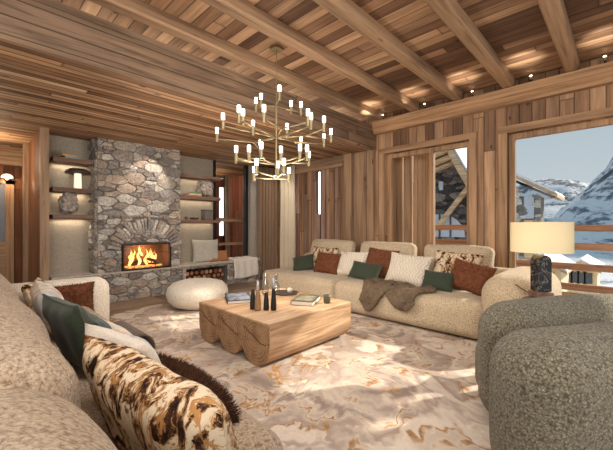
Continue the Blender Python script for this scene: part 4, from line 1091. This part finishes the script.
# lower chalets down the slope
def low_chalet(X, pxa, pxb, pytop, pybase, ridge, label, seed):
    a = at2(pxa, pytop, X); b = at2(pxb, pytop, X); g = at2((pxa+pxb)/2, pybase, X)
    y1, y0 = a[0], b[0]; zt = a[1]; zb = -13.2; w = y1-y0; cy = (y0+y1)/2
    o = thing('chalet', (X+2, cy, zb), label, 'building', 'pale chalets down the slope')
    MB().prism([(y0,zb),(y1,zb),(y1,zt),(cy,zt+w*.32),(y0,zt)], 0, X, X+4.5).build('wall', M['pale_wall'], o)
    ov = w*.16; sl = .64
    for s in (1,-1):
        e = (cy+s*(w/2+ov), zt+w*.32-(w/2+ov)*sl)
        MB().prism([(cy, zt+w*.32), e, (e[0], e[1]+.16), (cy, zt+w*.32+.16)][::s], 0, X-.9, X+5).build('roof', M['eave'], o)
        MB().prism([(cy, zt+w*.32+.16), (e[0], e[1]+.16), (e[0], e[1]+.30), (cy, zt+w*.32+.32)][::s], 0, X-.85, X+5.2).build('roof_snow', M['roofsnow'], o)
    for i in range(4):
        for j in range(2):
            yy = y0+w*(.14+.23*i); zz = zt-.75-1.9*j
            f = MB().box(X-.05, X+.02, yy-.05, yy+.62, zz-.5, zz+.55).build('window', M['eave'], o)
            MB().box(X-.06, X-.04, yy+.02, yy+.55, zz-.43, zz+.48).build('pane', M['wglass'], f)
low_chalet(29, 517, 561, 266, 292, 1, 'pale timber chalet directly below the lamp shade in the right window', 1)
low_chalet(36, 568, 597, 268, 292, 1, 'pale rendered chalet right of the lamp behind the railing', 2)
# bare trees
def tree(x, y, z, h, label, seed):
    o = thing('bare_tree', (x, y, z), label, 'tree', 'bare trees in the snow'); rg = random.Random(seed)
    MB().cyl((x,y,z),(x,y,z+h),.12,.03,8).build('trunk', M['tz'], o); b = MB()
    for i in range(26):
        zz = z+h*rg.uniform(.25,.95); a = rg.random()*6.28; L = (1.05-(zz-z)/h)*h*.42
        p = Vector((x,y,zz)); q = p+Vector((math.cos(a)*L, math.sin(a)*L, L*.6)); b.cyl(p, q, .04, .012, 5)
        for s in range(3):
            t = rg.uniform(.3,.9); r_ = p+(q-p)*t; b.cyl(r_, r_+Vector((rg.uniform(-1,1),rg.uniform(-1,1),rg.uniform(.2,1)))*L*.35, .02, .008, 4)
    b.build('branches', M['tz'], o)
for px, X, h, lb, sd_ in ((603,31,5.5,'bare tree right of the pale rendered chalet beyond the railing',3), (588,60,8,'bare tree further down the slope behind the chalets',5), (611,46,7,'bare tree at the right edge beyond the railing',9)):
    yy, _ = at2(px, 290, X); tree(X, yy, valley(X,yy)-.1, h, lb, sd_)

# ------------------------------------------------------------------ light, sky, camera
w = bpy.data.worlds.new('sky'); scn.world = w; w.use_nodes = True; t = w.node_tree; bg = t.nodes['Background']
tc = t.nodes.new('ShaderNodeTexCoord'); sx = t.nodes.new('ShaderNodeSeparateXYZ'); cr = t.nodes.new('ShaderNodeValToRGB')
t.links.new(tc.outputs['Generated'], sx.inputs[0]); t.links.new(sx.outputs[2], cr.inputs[0])
e = cr.color_ramp.elements; e[0].position = 0; e[0].color = (*srgb(196,204,208), 1); e[1].position = .5; e[1].color = (*srgb(146,170,184), 1)
t.links.new(cr.outputs[0], bg.inputs[0]); bg.inputs[1].default_value = 1.0
def sun(direction, energy, color, ang):
    l = bpy.data.lights.new('sun', 'SUN'); l.energy = energy; l.color = color; l.angle = R(ang)
    o = bpy.data.objects.new('sun', l); col.objects.link(o); o.rotation_mode = 'QUATERNION'; o.rotation_quaternion = Vector(direction).to_track_quat('-Z', 'Y')
sun((-1.0, .55, -.66), 6.5, (1,.90,.76), 1.2)
def area(loc, target, sx_, sy_, energy, color):
    l = bpy.data.lights.new('room_fill', 'AREA'); l.shape = 'RECTANGLE'; l.size = sx_; l.size_y = sy_; l.energy = energy; l.color = color
    o = bpy.data.objects.new('room_fill', l); col.objects.link(o); o.location = loc; o.rotation_mode = 'QUATERNION'
    o.rotation_quaternion = (Vector(target)-Vector(loc)).to_track_quat('-Z', 'Y')
def point(loc, e, c, r=.1):
    l = bpy.data.lights.new('lamp_and_fill', 'POINT'); l.energy = e; l.color = c; l.shadow_soft_size = r
    o = bpy.data.objects.new('lamp_and_fill', l); col.objects.link(o); o.location = loc
def spot(loc, target, e, c, size, blend=.5, r=.03):
    l = bpy.data.lights.new('downlight_and_fill', 'SPOT'); l.energy = e; l.color = c; l.spot_size = R(size); l.spot_blend = blend; l.shadow_soft_size = r
    o = bpy.data.objects.new('downlight_and_fill', l); col.objects.link(o); o.location = loc; o.rotation_mode = 'QUATERNION'
    o.rotation_quaternion = (Vector(target)-Vector(loc)).to_track_quat('-Z', 'Y')
WARM = (1,.925,.84)
area((-1.6,-1.8,2.4), (2.6,3.0,1.2), 2.6, 1.8, 150, WARM)  # added warm fill behind the camera, no fixture there
area((.9,.8,2.9), (1.6,1.6,0), 1.8, 1.8, 55, WARM)  # second added fill, overhead and out of view, no fixture
point((CX,CY,1.42), 60, (1,.90,.79), .30)
spot((2.15,5.1,2.45), (2.1,5.72,1.9), 34, (1,.9,.78), 58)
spot((3.2,5.1,2.45), (3.3,5.8,.6), 10, (1,.86,.68), 80)
point((LX,LY,1.1), 2.5, (1,.78,.5), .06)
point((.52,7.78,2.02), 5, (1,.7,.4), .03)
point((.1,6.6,2.2), 26, (1,.78,.52), .1)  # extra point added to brighten the passage, apart from the sconce
point((4.1,7.4,2.2), 14, (1,.8,.6), .1)
point((2.1,5.87,.78), 5, (1,.52,.22), .06)
point((1.6,3.9,1.55), 16, (1,.92,.84), .3)  # added general fill for the hearth side, belongs to no lamp
spot((4.2,4.7,2.45), (4.75,5.8,1.3), 26, (1,.9,.78), 70)  # spot added to brighten the curtain corner
spot((3.1,5.0,2.45), (3.2,6.0,1.4), 14, (1,.9,.78), 75)  # spot added to lighten the niche right of the chimney
cd = bpy.data.cameras.new('camera'); cam = bpy.data.objects.new('camera', cd); col.objects.link(cam); scn.camera = cam
cd.sensor_width = 36; cd.lens = 36*330/613; cd.clip_start = .02; cd.clip_end = 3000
cam.location = (0,0,1.2); fwd = Vector((ccos, csin, 0)); cam.rotation_mode = 'QUATERNION'; cam.rotation_quaternion = fwd.to_track_quat('-Z', 'Y')
vs_ = scn.view_settings; vs_.view_transform = 'Standard'; vs_.look = 'None'; vs_.gamma = 1; vs_.use_curve_mapping = False; vs_.exposure = 0.12
scn.cycles.use_denoising = True
try: scn.cycles.denoiser = 'OPENIMAGEDENOISE'
except Exception: pass
scn.cycles.max_bounces = 8; scn.cycles.diffuse_bounces = 5; scn.cycles.transparent_max_bounces = 12; scn.cycles.sample_clamp_indirect = 6
scn.cycles.caustics_reflective = False; scn.cycles.caustics_refractive = False
